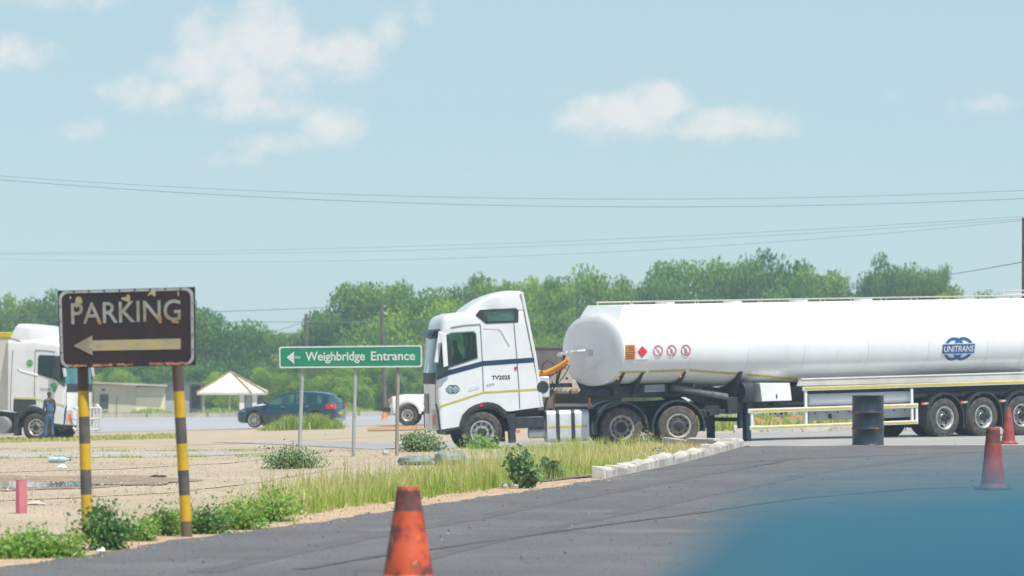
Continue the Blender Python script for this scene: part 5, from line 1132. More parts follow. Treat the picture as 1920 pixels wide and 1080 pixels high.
def striped_post(pxt, pyt, pxb, pyb, ys, mats_):
    top = P(pxt, pyt, DS + .09); bot = P(pxb, pyb, DS + .09); g = gz(bot.x, bot.y); d = (top - bot).normalized(); base = bot + d * ((g - .1 - bot.z) / d.z); mb = MB()
    L_ = (top - base).length; cuts = [0] + [(P(CX, y, DS).z - base.z) / d.z for y in ys[::-1]] + [L_]
    for i in range(len(cuts) - 1): 
        p0, p1 = base + d * cuts[i], base + d * cuts[i + 1]; mb.tube([p0 - PO, p1 - PO], .0525, 20, mats_[::-1][i], cap=False)
    mb.build('post', [m_py, m_pk, m_pr], ps, 60)
striped_post(154, 660, 163.5, 985, [733, 781, 832, 881, 928], [2, 0, 1, 0, 1, 0])
striped_post(331, 655, 350, 1000, [734, 783, 832, 882, 929, 978], [2, 0, 1, 0, 1, 0, 2])
p = P(338, 752, DS) - PO; mb = MB()
# green direction board on three grey posts
DW = 93.0
ws = empty('direction_sign', P(657, 668, DW), label='green Weighbridge Entrance sign with white arrow on three grey posts', cat='sign'); WO = ws.location.copy()
A0, A1, A2, A3 = P(523, 650, DW), P(791.5, 647, DW), P(791.5, 688.5, DW), P(523.5, 690.5, DW)
def W(u, v, off=0.0): return A0.lerp(A1, u).lerp(A3.lerp(A2, u), v) + Vector((0, -off, 0)) - WO
m_sg = mat('sign_green', (.012, .22, .12), (.018, .25, .14), 1.5, rough=.35); m_sw = mat('sign_white', (.62, .66, .64), (.55, .60, .57), 7, rough=.5)
o1 = rr2(0, 0, 1, 1, .017, .11); mb = MB(); n = len(o1); mb.add([W(*p, 0) for p in o1] + [W(*p, -.03) for p in o1], [tuple(range(n)), tuple(range(2 * n - 1, n - 1, -1))] + [(i, i + n, (i + 1) % n + n, (i + 1) % n) for i in range(n)]); mb.build('board', m_sg, ws)
i1 = rr2(.0105, .07, .9895, .93, .012, .08); mb = MB(); mb.add([W(*p, .004) for p in o1] + [W(*p, .004) for p in i1], [(i, (i + 1) % n, n + (i + 1) % n, n + i) for i in range(n)]); mb.build('border', m_sw, ws)
for word, u0, u1, v0, v1 in (('Weighbridge', .183, .600, .80, .255), ('Entrance', .642, .951, .685, .265)):
    vs, fs = text_polys(word, .022); MB().add([W(u0 + (u1 - u0) * u, v0 + (v1 - v0) * v, .005) for u, v in vs], fs).build('letters', m_sw, ws)
mb = MB(); mb.add([W(*p, .005) for p in ((.052, .50), (.108, .22), (.103, .44), (.103, .56), (.108, .82))], [(0, 1, 2, 3, 4)]); mb.add([W(*p, .005) for p in ((.104, .42), (.150, .45), (.150, .57), (.104, .58))], [(0, 1, 2, 3)], 1); mb.build('arrow', [m_sw, mat('worn_white', (.25, .36, .31), rough=.5)], ws)
m_gp = mat('galvanised_post', (.46, .48, .48), (.38, .39, .38), 3, rough=.5, metal=.3); m_gp2 = mat('brown_grey_post', (.33, .30, .25), (.27, .24, .2), 3, rough=.6)
for (xt, yt, xb, yb, m) in ((568, 660, 561, 842, m_gp), (667, 660, 662.5, 856, m_gp), (746.5, 660, 744, 848, m_gp2)):
    t_ = P(xt, yt, DW + .08); b_ = P(xb, yb, DW + .08); b_.z = min(b_.z, gz(b_.x, b_.y) - .05); po = MB().tube([b_ - WO, t_ - WO], .036, 14).build('post', m, ws)

# ================================================================== SMALL THINGS ON THE LOT
m_cone = mat('cone_orange', (.60, .095, .025), (.50, .06, .025), 5, rough=.55, spots=[((.13, .045, .035), 5, .47, .16), ((.68, .20, .07), 9, .58, .1)])
m_coned = mat('cone_dirt', (.06, .035, .035), (.22, .06, .04), 9, rough=.7, lo=.35, hi=.75)
m_conered = mat('cone_faded', (.27, .04, .04), (.34, .075, .055), 6, rough=.6, spots=[((.10, .05, .05), 5, .58, .14), ((.50, .33, .25), 7, .66, .1)])
def cone(px_t, py_t, py_b, D, mats_, label, rz=0.2, top=.032, bot=.19, grp='traffic cones'):
    t_ = P(px_t, py_t, D); z0 = P(px_t, py_b, D).z; g = gz(t_.x, D); h = t_.z - g
    o = empty('traffic_cone', (t_.x, D, g + .012), rz, label=label, cat='traffic cone', group=grp); k = h / .75
    f_ = lambda z: bot + (top + .004 - bot) * (z / .74); pr = [(bot + .02, .03), (bot + .012, .05), (f_(.075), .075), (f_(.30), .30), (f_(.31) - .003, .31), (f_(.56), .56), (f_(.57) - .003, .57), (f_(.72), .72), (top, .745), (top - .006, .75), (top - .012, .74), (top - .010, .60)]
    q = [(r * k, z * k) for r, z in pr]; mb = MB()
    mb.lathe(q[:6], 28, 0); mb.lathe(q[5:8], 28, 1); mb.lathe(q[7:], 28, 0); mb.build('cone_body', mats_, o)
    mb = MB(); mb.loft([[(x, y, z) for x, y in rrect(2.3 * bot * k, 2.3 * bot * k, .06 * k)] for z in (0, .035 * k)]); mb.build('base_plate', mats_[1] if len(mats_) < 3 else mats_[2], o, bevel=.008); return o
cone(765.5, 915, 1095, 37.5, [m_cone, m_coned, m_coned], 'bright dirty orange cone standing alone nearest on the asphalt', top=.083, bot=.205)
cone(1862, 803, 920, 60, [m_conered, m_coned, m_coned], 'faded red cone on open asphalt in front of the others at right', rz=.5, top=.075, bot=.155)
cone(1891, 765, 830, 91.0, [m_conered, m_conered, m_conered], 'faded red cone at the asphalt edge by the trailer wheels', rz=.1, top=.04, bot=.15)
cone(721, 763, 781, 250, [mat('cone_bright', (.75, .22, .03), rough=.5)] * 3, 'tiny bright orange cone at the foot of the leaning power pole')
# oil drum
bp = P(1627.5, 836, 88.0); g = gz(bp.x, 88.0); m_drum = mat('drum_black', (.022, .038, .052), (.05, .062, .07), 3, rough=.38, metal=.2, spots=[((.16, .07, .05), 5, .66, .07), ((.09, .10, .10), 9, .62, .12)])
dr = empty('oil_drum', (bp.x, 88.0, g + .012), .4, label='scuffed black steel drum standing at the asphalt edge', cat='drum')
r0 = .285; pr = [(.001, .012), (r0 - .01, .012), (r0 + .005, 0), (r0 + .010, .015), (r0, .03), (r0, .28), (r0 + .012, .295), (r0 + .012, .31), (r0, .325), (r0, .57), (r0 + .012, .585), (r0 + .012, .60), (r0, .615), (r0, .87), (r0 + .010, .885), (r0 + .008, .90), (r0 - .006, .90), (r0 - .012, .875), (.001, .872)]
MB().lathe(pr, 48).build('drum_body', m_drum, dr, 40)
mb = MB()
for z in (.302, .592): mb.lathe([(r0 + .0115, z - .012), (r0 + .0155, z - .006), (r0 + .0155, z + .006), (r0 + .0115, z + .012)], 48, 0)
mb.build('rolling_hoop', mat('hoop_rust', (.05, .05, .055), (.30, .10, .07), 5, rough=.6, lo=.5, hi=.62), dr); mb = MB(); mb.lathe([(.03, .872), (.03, .886), (.001, .886)], 10, 0, (.18, .05, 0)); mb.build('bung', m_drum, dr)
# pink marker stone with letters on its right face
mk = G(40, 962); m_pink = mat('pink_paint', (.38, .10, .115), (.32, .08, .095), 5, rough=.75, spots=[((.45, .25, .22), 12, .62, .1)])
sM = F / mk.y; wM, hM = 17 / sM, 62 / sM
ms = empty('marker_stone', mk, R(24), label='small pink square marker post with letters, left of the striped posts', cat='marker post')
MB().loft([[(x, y, z) for x, y in rrect(wM, wM, .006, 2)] for z in (-.1, hM)]).build('post', m_pink, ms, bevel=.006)
mb = MB()
for k, ch in enumerate('MSCC'[:4]):
    z0 = hM * (.72 - .155 * k); letters(mb, ch, lambda u, v, z0=z0: (wM / 2 + .002, -.03 + .045 * u, z0 + .045 * v))
mb.build('letters', mat('marker_letters', (.10, .05, .06), rough=.7), ms)
# kerb stones of the grass island, each its own block
m_kw = mat('kerb_white', (.56, .53, .46), (.44, .40, .34), 2.5, rough=.9, bump=.4, bscale=18, spots=[((.30, .27, .22), 5, .55, .10)]); m_kg = mat('kerb_grey', (.42, .39, .34), (.52, .48, .41), 3, rough=.9, bump=.5, bscale=18, spots=[((.22, .20, .18), 7, .62, .08)])
def kerb_line(pts, step, hgt, dep, label_fn, group, sd, lift=0.0, name='kerb_stone', gap=.012):
    rs = random.Random(sd); path = [Vector((p.x, p.y, 0)) for p in pts]; L_ = [0]
    for a, b in zip(path[:-1], path[1:]): L_.append(L_[-1] + (b - a).length)
    n = int(L_[-1] / step); out = []
    def at(s):
        i = min(max(np.searchsorted(L_, s) - 1, 0), len(path) - 2); t = (s - L_[i]) / (L_[i + 1] - L_[i]); return path[i].lerp(path[i + 1], t)
    for k in range(n):
        a, b = at(k * step), at((k + 1) * step - gap); m = (a + b) / 2; d = (b - a); h = hgt * rs.uniform(.82, 1.12); l = d.length
        mb = MB(); mb.prism([(-.02, -.15), (0, h * .75), (.035, h), (dep, h), (dep, -.15)], -l / 2, l / 2, 0, 'x')
        v = [(x + rs.uniform(-.012, .012), y + rs.uniform(-.014, .014), z + rs.uniform(-.018, .018)) for x, y, z in mb.v]; mb.v = v
        o = mb.build(name, m_kw if k % 2 == 0 else m_kg, bevel=.014); o.location = (m.x, m.y, gz(m.x, m.y) + lift + rs.uniform(-.012, .012)); o.rotation_euler = (R(rs.uniform(-3, 3)), R(rs.uniform(-1.5, 1.5)), math.atan2(d.y, d.x))
        tag(o, label_fn(k, n), 'kerb stone', group); out.append(o)
    return out
ordn = ['first', 'second', 'third', 'fourth', 'fifth', 'sixth', 'seventh', 'eighth', 'ninth', 'tenth', 'eleventh', 'twelfth', 'thirteenth', 'fourteenth', 'fifteenth', 'sixteenth', 'seventeenth', 'eighteenth', 'nineteenth', 'twentieth', 'twenty-first', 'twenty-second', 'twenty-third', 'twenty-fourth', 'twenty-fifth', 'twenty-sixth', 'twenty-seventh', 'twenty-eighth']
kp = [EP[8] + Vector((-.05, 0, 0))] + EP[9:] + [EP[-1] + Vector((.10, .9, 0)), EP[-1] + Vector((-.5, 2.2, 0)), EP[-1] + Vector((-1.3, 4.5, 0))]
kerb_line(kp, 1.25, .165, .18, lambda k, n: f'{"white painted" if k % 2 == 0 else "grey weathered"} kerb stone of the grass island, {ordn[k]} from its broken left end', 'kerb stones along the grass island', 3)
kb = [Vector(((px_ - CX) / F * TR_END, TR_END, 0)) for px_ in (1375, 1500, 1700, 1990)]
kerb_line(kb, 1.0, .20, .18, lambda k, n: f'pale kerb stone behind the tank trailer, {ordn[k]} from the left', 'kerb stones behind the trailer', 5)
m_kfar = mat('kerb_far', (.55, .52, .47), (.42, .38, .33), .5, rough=.9)
mb = MB()
for x0 in np.arange(-34, 34, 2.0): mb.box((x0 + .9, 321.5, gz(x0, 321.5) + .12), (1.85, .3, .30 + .05 * math.sin(x0 * 3)))
mb.build('kerb', m_kfar)['kind'] = 'structure'
# stones and litter
m_ws = mat('pale_stone', (.52, .50, .46), (.40, .37, .33), 12, rough=.9)
for k, (px_, py_, s_, lab) in enumerate([(948, 917, .07, 'pale stone left of the broad-leaved bush, on the asphalt edge'), (966, 914, .06, 'pale stone nearest below the broad-leaved bush'), (1043, 893, .05, 'small grey stone right of the broad-leaved bush'), (722, 852, .08, 'white stone by the right post of the green sign'), (902, 836, .10, 'white lump among weeds before the front wheel'), (487, 976, .05, 'white stone on the shoulder right of the striped posts')]):
    q = G(px_, py_); rock(q, (s_, s_ * .8, s_), m_ws, lab, seed=k + 2)
m_tarp = mat('grey_tarp', (.14, .18, .21), (.26, .28, .27), 3, rough=.7)
q = ground_at(845, 79); rock(q, (.24, .3, .26), m_tarp, 'blue-grey crumpled lump on the right of the pair behind the tall grass', 'rubble', 'rubble', 31)
q = ground_at(782, 80); rock(q, (.36, .3, .20), m_tarp, 'flat blue-grey crumpled lump on the left of the pair behind the tall grass', 'rubble', 'rubble', 33, .5)
def bottle(p, rz, label, m, s=1.0):
    o = empty('plastic_bottle', p, rz, label=label, cat='bottle'); pr = [(.001, 0), (.04, .002), (.044, .02), (.044, .10), (.040, .12), (.044, .14), (.044, .2), (.03, .25), (.016, .27), (.016, .29)]
    b = MB().lathe([(r * s, z * s - .15 * s) for r, z in pr], 20, 0, (0, 0, .045 * s), 'x').build('bottle_body', m, o); MB().lathe([(.018 * s, .14 * s), (.018 * s, .17 * s), (.001, .17 * s)], 14, 0, (0, 0, .045 * s), 'x').build('cap', m_blue, o); return o
bottle(G(111, 868), .2, 'pale blue plastic bottle lying on the sand left of the striped posts', mat('clear_blue', (.30, .50, .55), (.45, .6, .62), 9, rough=.1), 1.3)
bottle(G(715, 835) + Vector((.55, .3, 0)), .5, 'pale green plastic bottle lying under the low bush by the cab', mat('clear_green', (.45, .58, .50), (.6, .68, .62), 9, rough=.15), 1.0)
def scrap(px_, py_, w, d, h, m, label, seed, name='litter'):
    q = G(px_, py_); rs = random.Random(seed); rows = []
    for i in range(6): rows.append([((j / 6 - .5) * w * (1 + rs.uniform(-.12, .12)), (i / 5 - .5) * d, h * (.3 + .7 * rs.random()) * math.sin(math.pi * (i + .5) / 6) * math.sin(math.pi * (j + .5) / 7)) for j in range(7)])
    mb = MB(); mb.grid(rows); mb.grid([[(x, y, z - .012) for x, y, z in r] for r in rows]); o = mb.build(name, m, smooth=20); o.location = q + Vector((0, 0, .03)); tag(o, label, 'litter'); return o
m_bag = mat('white_plastic', (.78, .78, .76), (.68, .67, .64), 10, rough=.4)
scrap(116, 881, .16, .14, .10, m_bag, 'small white scrap on the sand below the blue bottle', 1); scrap(105, 1040, .12, .12, .05, mat('yellow_wrapper', (.70, .36, .03), rough=.5), 'orange-yellow wrapper on the gravel at the asphalt edge', 2)
scrap(189, 1043, .08, .08, .05, m_bag, 'white scrap on the gravel below the dark shrub', 3); scrap(549, 806, .5, .4, .32, m_bag, 'white plastic bag beside the left post of the green sign', 4)
scrap(1234, 850, .22, .10, .09, m_guard, 'black scrap on the kerb stones of the grass island', 5); scrap(152, 948, .26, .22, .06, mat('pale_slab', (.50, .43, .34), rough=.9), 'pale flat stone slab right of the pink marker', 6, 'slab'); scrap(297, 897, .26, .1, .03, m_guard, 'thin dark strip lying on the sand beside the right striped post', 7)
bpy.data.objects['slab'].location = G(66, 947)

# ================================================================== PEOPLE
def skin_mesh(name, nodes, edges, m, parent, sub=2):
    """one continuous surface grown over joints: nodes = [(point, radius)]"""
    me = bpy.data.meshes.new(name); me.from_pydata([n[0] for n in nodes], edges, []); o = bpy.data.objects.new(name, me); COL.objects.link(o)
    sk = o.modifiers.new('skin', 'SKIN'); sk.use_smooth_shade = True
    for i, n in enumerate(nodes):
        r = n[1] if isinstance(n[1], tuple) else (n[1], n[1]); me.skin_vertices[0].data[i].radius = r
    me.skin_vertices[0].data[0].use_root = True
    s = o.modifiers.new('sub', 'SUBSURF'); s.levels = s.render_levels = sub
    bpy.context.view_layer.update(); m2 = bpy.data.meshes.new_from_object(o.evaluated_get(bpy.context.evaluated_depsgraph_get()))
    bpy.data.objects.remove(o); bpy.data.meshes.remove(me); m2.name = name; m2.materials.clear(); m2.materials.append(m); m2.shade_smooth()
    return put(name, m2, parent)
m_denim = mat('denim', (.030, .075, .15), (.05, .11, .20), 8, rough=.85); m_denimd = mat('denim_dark', (.018, .035, .06), rough=.85); m_vest = mat('blue_vest', (.035, .10, .20), (.05, .13, .24), 6, rough=.85)
m_shoe = mat('shoe', (.03, .025, .02), rough=.6)
pp = ground_at(93, 166.2); pe = empty('person', pp, R(35), label='person in a sleeveless blue top and jeans standing beside the white lorry', cat='person')
s = 1.0
# faces +y rotated: figure turned away to the right; x = its right
body = skin_mesh('body', [((0, 0, .92), .10), ((0, 0, 1.12), (.13, .09)), ((0, .01, 1.32), (.15, .09)), ((0, 0, 1.44), .065), ((0, .01, 1.50), .05), ((0, .02, 1.60), (.075, .09)), ((0, .02, 1.68), (.06, .075)),
    ((.17, 0, 1.38), .055), ((.22, .01, 1.12), .042), ((.22, .08, .90), .030), ((.22, .11, .82), .030), ((-.17, 0, 1.38), .055), ((-.22, 0, 1.12), .042), ((-.21, .07, .90), .030), ((-.21, .10, .82), .030),
    ((.09, 0, .86), .085), ((.10, .02, .48), .055), ((.11, -.03, .10), .04), ((.12, .08, .04), .038), ((-.09, 0, .86), .085), ((-.13, .05, .48), .055), ((-.16, .02, .10), .04), ((-.17, .13, .04), .038)],
    [(0, 1), (1, 2), (2, 3), (3, 4), (4, 5), (5, 6), (2, 7), (7, 8), (8, 9), (9, 10), (2, 11), (11, 12), (12, 13), (13, 14), (0, 15), (15, 16), (16, 17), (17, 18), (0, 19), (19, 20), (20, 21), (21, 22)], m_skin, pe)
for sx_ in (.22, -.21):
    for k in range(5):
        x0 = sx_ + (k - 1.5) * .017; L_ = (.05, .075, .082, .076, .058)[k] if k else .05
        nodes = [((x0 * 1.0, .105, .80), .011), ((x0, .118, .80 - L_ * .55), .0095), ((x0, .135, .80 - L_), .008)] if k else [((sx_, .13, .82), .012), ((sx_ - .02, .155, .79), .010), ((sx_ - .022, .165, .76), .009)]
        f_ = skin_mesh('finger', nodes, [(0, 1), (1, 2)], m_skin, body, 1)
skin_mesh('trousers', [((0, 0, .98), (.135, .105)), ((0, 0, .88), (.15, .115)), ((.09, 0, .80), .105), ((.10, .02, .48), .078), ((.11, -.03, .12), .072), ((-.09, 0, .80), .105), ((-.13, .05, .48), .078), ((-.16, .02, .12), .072)], [(0, 1), (1, 2), (2, 3), (3, 4), (1, 5), (5, 6), (6, 7)], m_denim, pe)
skin_mesh('vest', [((0, 0, .90), (.155, .12)), ((0, 0, 1.12), (.15, .112)), ((0, .01, 1.32), (.168, .108)), ((.13, 0, 1.42), .05), ((-.13, 0, 1.42), .05)], [(0, 1), (1, 2), (2, 3), (2, 4)], m_vest, pe)
for sx_, sy in ((.12, .03), (-.17, .08)): skin_mesh('shoe', [((sx_, sy - .06, .05), .05), ((sx_, sy + .10, .04), .045)], [(0, 1)], m_shoe, pe)
mb = MB()
for sx_ in (.074, -.074): mb.lathe([(.001, -.012), (.028, -.006), (.03, .006), (.001, .012)], 10, 0, (sx_, .01, 1.60), 'x')
mb.build('ears', m_skin, body); mb = MB(); mb.lathe([(.001, 0), (.016, .01), (.012, .03), (.001, .035)], 8, 0, (0, .10, 1.59), 'y'); mb.build('nose', m_skin, body)
def driver(frame, x, y, z, side, shirt, label):
    M_ = frame.Rm; o = empty('person', frame.o + M_ @ Vector((x, y, z)), rot=frame.rot, label=label, cat='person')
    b = skin_mesh('body', [((0, 0, 0), (.13, .10)), ((0, 0, .28), (.16, .10)), ((.01, 0, .42), .06), ((.03, 0, .50), .055), ((.05, 0, .60), (.085, .075)), ((.05, 0, .70), (.07, .065)), ((0, .2 * side, .34), .06), ((.16, .30 * side, .14), .05), ((.36, .26 * side, .20), .038), ((.42, .22 * side, .22), .035)], [(0, 1), (1, 2), (2, 3), (3, 4), (4, 5), (1, 6), (6, 7), (7, 8), (8, 9)], m_skin, o)
    skin_mesh('shirt', [((0, 0, 0), (.15, .12)), ((0, 0, .28), (.18, .12)), ((0, .19 * side, .35), .075), ((.09, .26 * side, .24), .066)], [(0, 1), (1, 2), (2, 3)], shirt, o); return o
q = LT(95, 700); driver(LF, .36, -.62, 2.12, -1, mat('shirt_red', (.24, .07, .045), rough=.8), 'driver in a reddish shirt leaning at the open window of the left lorry'); driver(TF, .36, -.5, 2.12, 1, mat('shirt_dark', (.05, .05, .06), rough=.8), 'dark figure of the driver behind the tanker cab window')

# ================================================================== BUILDINGS AND FAR THINGS
DB = 340.0
def bx(px0, px1, y0, y1, D0, D1, mb, mi=0):
    a = P(px0, y1, D0); b = P(px1, y0, D0); mb.prism([(a.x, a.z), (b.x, a.z), (b.x, b.z), (a.x, b.z)], D0, D1, mi); return mb
m_pl = mat('old_plaster', (.52, .50, .38), (.44, .42, .33), .5, rough=.9, spots=[((.20, .20, .17), .9, .60, .14)], stretch=(1, 1, .5)); m_cream = mat('cream_plaster', (.80, .76, .56), (.74, .69, .50), .8, rough=.9); m_gwall = mat('grey_wall', (.42, .44, .45), (.34, .36, .37), .6, rough=.9); m_dk = mat('dark_opening', (.05, .05, .045), rough=.9); m_roof = mat('sheet_roof', (.52, .48, .40), (.40, .36, .30), .6, rough=.7)
c = P(250, 780, DB); b1_ = empty('low_house', (c.x, DB, gz(c.x, DB)), label='long low grey-beige house with one window and a cream painted patch', cat='house'); Bo = b1_.location.copy()
def part(name, m, parent, o0, *boxes, **k):
    mb = MB()
    for b in boxes: bx(*b, mb)
    o = mb.build(name, m, None, **k)
    for v in o.data.vertices: v.co -= o0
    o.parent = parent; return o
part('wall', m_pl, b1_, Bo, (172, 255, 722, 782, DB, DB + 5)); part('wall', mat('pale_plaster', (.58, .56, .44), (.50, .48, .38), .7, rough=.9), b1_, Bo, (255, 309, 726, 782, DB + .1, DB + 5)); part('painted_patch', m_cream, b1_, Bo, (254.5, 309, 745, 780, DB + .03, DB + .2))
wd = part('window', m_dk, b1_, Bo, (187, 203, 739.5, 767.5, DB - .04, DB + .1)); part('sill', m_pl, wd, Bo, (186, 204, 767.5, 769.5, DB - .15, DB + .05))
part('vent', m_dk, b1_, Bo, (191, 197, 729, 733, DB - .03, DB + .1)); part('crack', m_dk, b1_, Bo, (218.2, 219.2, 742, 775, DB - .02, DB + .1))
mb = MB(); a, b_ = P(168, 719, DB - .5), P(312, 725, DB - .5); mb.loft([[(p.x, DB - .5, p.z), (p.x, DB - .5, p.z + .14), (p.x, DB + 5.4, p.z + .05), (p.x, DB + 5.4, p.z - .08)] for p in (a, b_)]); rf = mb.build('roof', m_roof, None)
for v in rf.data.vertices: v.co -= Bo
rf.parent = b1_
c = P(350, 780, DB + 2); b2_ = empty('shed', (c.x, DB + 2, gz(c.x, DB)), label='grey walled shed with a dark open bay beside the pyramid roof shelter', cat='shed'); B2 = b2_.location.copy()
part('wall', m_gwall, b2_, B2, (309, 355, 721, 782, DB + 1, DB + 5)); part('open_bay', mat('bay_dark', (.06, .05, .05), (.10, .08, .07), 1, rough=.9), b2_, B2, (355, 381, 722, 768, DB + 3, DB + 5)); part('low_wall', m_gwall, b2_, B2, (355, 462, 766, 782, DB + 1.5, DB + 1.8)); part('roof', mat('dark_roof', (.10, .10, .095), rough=.8), b2_, B2, (306, 384, 718, 721.5, DB + .6, DB + 5.5)); part('post', m_pl, b2_, B2, (377, 380, 722, 768, DB + 1.4, DB + 1.7))
# pyramid roof shelter
DK = 338.0; c = P(436, 780, DK); ks = empty('shelter', (c.x, DK, gz(c.x, DK)), label='open shelter with a cream pyramid roof and rust streaked ridge', cat='shelter'); KO = ks.location.copy()
ap = P(432, 697, DK + 2.0) - KO; e = [P(369, 736, DK) - KO, P(499, 737, DK) - KO]; z0 = e[0].z; crn = [(e[0].x, 0, z0), (e[1].x, 0, z0), (e[1].x - .1, 4.3, z0 + .1), (e[0].x + .1, 4.3, z0 + .1)]
mb = MB(); mb.add(crn + [tuple(ap)] + [(x, y, z - .16) for x, y, z in crn], [(0, 1, 4), (1, 2, 4), (2, 3, 4), (3, 0, 4), (0, 5, 6, 1), (1, 6, 7, 2), (2, 7, 8, 3), (3, 8, 5, 0), (5, 8, 7, 6)]); mb.build('roof', mat('cream_roof', (.66, .62, .56), (.60, .55, .48), .8, rough=.85), ks, smooth=5)
mb = MB(); A_ = Vector(ap)
for q_, w in ((Vector(crn[0]), .05), (Vector(crn[1]), .06), (Vector((e[1].x * .55, -.02, z0)), .05)): mb.tube([A_ + Vector((0, -.02, .02)), A_.lerp(q_, .5) + Vector((.05, -.03, .03)), q_ + Vector((0, -.02, .03))], w, 6)
mb.build('rust_ridge', mat('ridge_rust', (.36, .20, .08), (.46, .30, .14), 3, rough=.8), ks)
for (pa, pb, ya, yb, dd, m) in ((380, 383, 737, 768, .3, m_pl), (430, 432, 737, 768, .3, m_pl), (449, 458, 740, 768, .2, m_white), (461, 471, 738, 768, .5, m_gwall), (473, 482, 740, 768, .2, m_white), (484, 493, 737, 768, .6, mat('pillar_brown', (.12, .08, .07), rough=.9))):
    part('post', m, ks, KO, (pa, pb, ya, yb + 12, DK + dd, DK + dd + .35))
# brown brick wall and thatched stall behind the tractor
DT = 205.0; c = P(1035, 775, DT); bw = empty('brick_wall', (c.x, DT, gz(c.x, DT)), label='plain dark brown wall showing between the cab and the tank', cat='wall'); BW = bw.location.copy()
m_bw = mat('brown_wall', (.13, .10, .085), (.17, .13, .11), 1.2, rough=.9)
part('wall', m_bw, bw, BW, (955, 1130, 651, 775, DT, DT + .4)); part('coping', mat('coping', (.26, .19, .13), (.18, .13, .1), 2, rough=.9), bw, BW, (953, 1132, 649, 652, DT - .05, DT + .45))
DH = 183.0; c = P(1105, 790, DH); th = empty('thatched_stall', (c.x, DH, gz(c.x, DH)), label='low stall with shaggy pale thatch on orange poles behind the tractor', cat='stall'); TO = th.location.copy()
m_thatch = leaf_mat('thatch', (.26, .21, .15), (.40, .33, .25), (.52, .45, .35), .1); m_thb = mat('thatch_base', (.24, .19, .14), (.34, .28, .21), 3, rough=.95)
ap = P(1105, 672, DH + 1.6) - TO; er = 2.1; ez = (P(1105, 728, DH) - TO).z; mb = MB(); mb.lathe([(er, ez - .08), (er - .05, ez + .05), (er * .5, (ez + ap.z) / 2 + .1), (.02, ap.z)], 40, 0, (ap.x, 1.6, 0)); rf = mb.build('roof', m_thb, th)
n = 9000; a = rng.uniform(0, 2 * np.pi, n); rr = er * rng.random(n) ** .5; zt_ = ap.z + (ez - ap.z) * rr / er + .06; d0 = np.stack([np.cos(a), np.sin(a), np.full(n, -.45)], 1); b0 = np.stack([ap.x + np.cos(a) * rr, 1.6 + np.sin(a) * rr, zt_], 1); sd = np.stack([-np.sin(a), np.cos(a), np.zeros(n)], 1) * .012; ln_ = rng.uniform(.2, .45, n)[:, None]
v = np.empty((n, 4, 3)); v[:, 0] = b0 - sd; v[:, 1] = b0 + sd; v[:, 2] = b0 + d0 * ln_ + sd * .5 - [0, 0, .02]; v[:, 3] = b0 + d0 * ln_ - sd * .5 - [0, 0, .02]
put('thatch', quads('thatch', v.reshape(-1, 3), n, np.repeat(rng.random(n), 4), m_thatch), rf)
m_pole = mat('pole_orange', (.40, .17, .05), (.30, .14, .06), 3, rough=.8)
for k in range(7): a = k * .9 + .2; mb = MB(); mb.tube([(ap.x + 1.7 * math.cos(a), 1.6 + 1.7 * math.sin(a), -.05), (ap.x + 1.7 * math.cos(a), 1.6 + 1.7 * math.sin(a), ez + .15)], .05, 8); mb.build('pole', m_pole, th)
part('stall_shade_panel', mat('stall_shade', (.05, .04, .035), rough=.9), th, TO, (1040, 1165, 738, 785, DH + 1.8, DH + 1.9)); part('counter', m_gwall, th, TO, (1040, 1110, 757, 762, DH + .1, DH + .6))  # dark panel stands in for the shade inside the stall

# ---- power poles and wires
m_pw = mat('old_pole', (.10, .075, .06), (.15, .12, .10), 3, rough=.9); m_wire = mat('wire', (.15, .18, .19), rough=.6)
def pole(xt, yt, xb, yb, D, r, label, arm=True):
    t_ = P(xt, yt, D); b_ = P(xb, yb, D); g = gz(b_.x, D); d = t_ - b_; b_ = b_ + d * ((g - .3 - b_.z) / d.z); o = empty('power_pole', b_, label=label, cat='power pole'); MB().tube([(0, 0, 0), t_ - b_], [r, r * .8], 12).build('post', m_pw, o)
    if arm:
        mb = MB()
        for dz in (.25, .6): mb.lathe([(.04, -.06), (.06, 0), (.04, .06), (.001, .07)], 10, 0, t_ - b_ + Vector((r + .04, 0, -dz)), 'z')
        mb.build('insulator', m_gwall, o)
    return o
pole(715, 566, 722, 772, 258, .125, 'leaning dark wooden power pole behind the green sign'); pole(574, 588, 575, 760, 372, .14, 'shorter upright power pole far behind the green sign'); pole(1921.5, 408, 1921.5, 800, 150, .11, 'dark power pole cut by the right edge of the picture')
def wire(pts, D0, D1, r, label, grp='overhead wires'):
    pts = sorted(pts); xs = np.array([p[0] for p in pts], float); ys = np.array([p[1] for p in pts], float); co = np.polyfit(xs, ys, min(2, len(pts) - 1)); out = []
    for x in np.linspace(xs[0], xs[-1], 50): t = (x - xs[0]) / (xs[-1] - xs[0]); out.append(P(x, np.polyval(co, x), D0 + (D1 - D0) * t))
    tag(MB().tube(out, r, 6).build('power_line', m_wire), label, 'power line', grp)
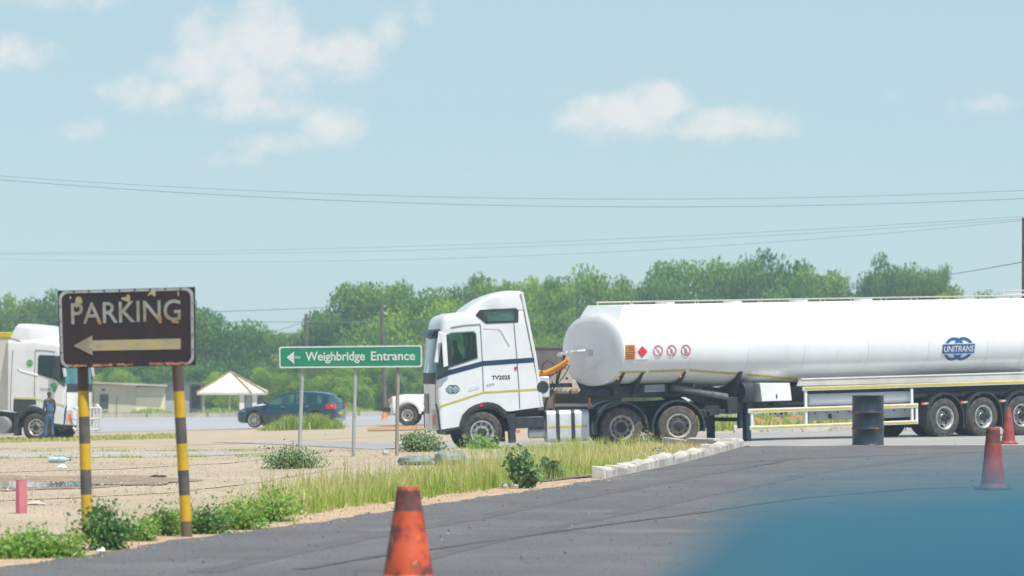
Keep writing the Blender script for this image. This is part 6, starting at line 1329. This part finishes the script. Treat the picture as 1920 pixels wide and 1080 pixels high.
wire([(-500, 284), (0, 331), (480, 360), (960, 373.5), (1440, 368), (1920, 355), (2400, 331)], 150, 150, 0.0068, 'uppermost thin overhead wire across the sky'); wire([(-500, 286), (0, 337), (480, 372), (960, 387.5), (1440, 383), (1920, 369), (2400, 345)], 148, 148, 0.0092, 'thicker overhead wire just below the uppermost one')
wire([(-500, 474), (0, 470), (480, 467), (960, 458), (1440, 438), (1920, 403)], 240, 150, .0052, 'upper wire of the low trio sloping up to the right pole'); wire([(-500, 470), (0, 472), (480, 474), (960, 466), (1440, 444), (1920, 408)], 240, 150, .0052, 'middle wire of the low trio sloping up to the right pole'); wire([(-500, 466), (0, 480), (480, 492), (960, 483), (1440, 455), (1920, 412)], 240, 150, .0052, 'lowest wire of the low trio, sagging over the signs')
wire([(1560, 548), (1750, 520), (1919, 491)], 300, 150, .016, 'single low wire running from the right pole over the tank'); wire([(-200, 588), (430, 582.5), (573, 580), (714, 571)], 300, 258, .018, 'upper of two wires reaching the leaning power pole'); wire([(-200, 592), (430, 601), (574, 604.5), (717, 604), (1200, 590)], 300, 262, .018, 'lower of two wires passing the leaning power pole'); wire([(440, 632), (510, 622), (572, 603)], 400, 372, .02, 'stay wire slanting left from the shorter power pole', 'pole stays'); wire([(576, 596), (594, 604), (612, 620)], 372, 376, .02, 'stay wire slanting right from the shorter power pole', 'pole stays'); wire([(722, 640), (745, 690), (766, 742)], 258, 250, .016, 'stay wire slanting right from the leaning power pole', 'pole stays')

# ---- added teal-tinted haze volume, thickened to lift the dark tones
HAZE = .00040
hz = MB(); hz.v = [(x, y, z) for x in (-420, 420) for y in (-30, 900) for z in (-3.6, 24)]; hz.f = [(0, 1, 3, 2), (4, 6, 7, 5), (0, 4, 5, 1), (2, 3, 7, 6), (0, 2, 6, 4), (1, 5, 7, 3)]; hz.m = [0] * 6
mh = bpy.data.materials.new('haze'); mh.use_nodes = True; t = mh.node_tree; t.nodes.clear(); pv = t.nodes.new('ShaderNodeVolumePrincipled'); mo = t.nodes.new('ShaderNodeOutputMaterial'); t.links.new(pv.outputs[0], mo.inputs['Volume'])
pv.inputs['Color'].default_value = (.68, .90, 1.0, 1); pv.inputs['Density'].default_value = HAZE; pv.inputs['Anisotropy'].default_value = .0
ho = hz.build('haze', mh, smooth=0); ho['kind'] = 'stuff'
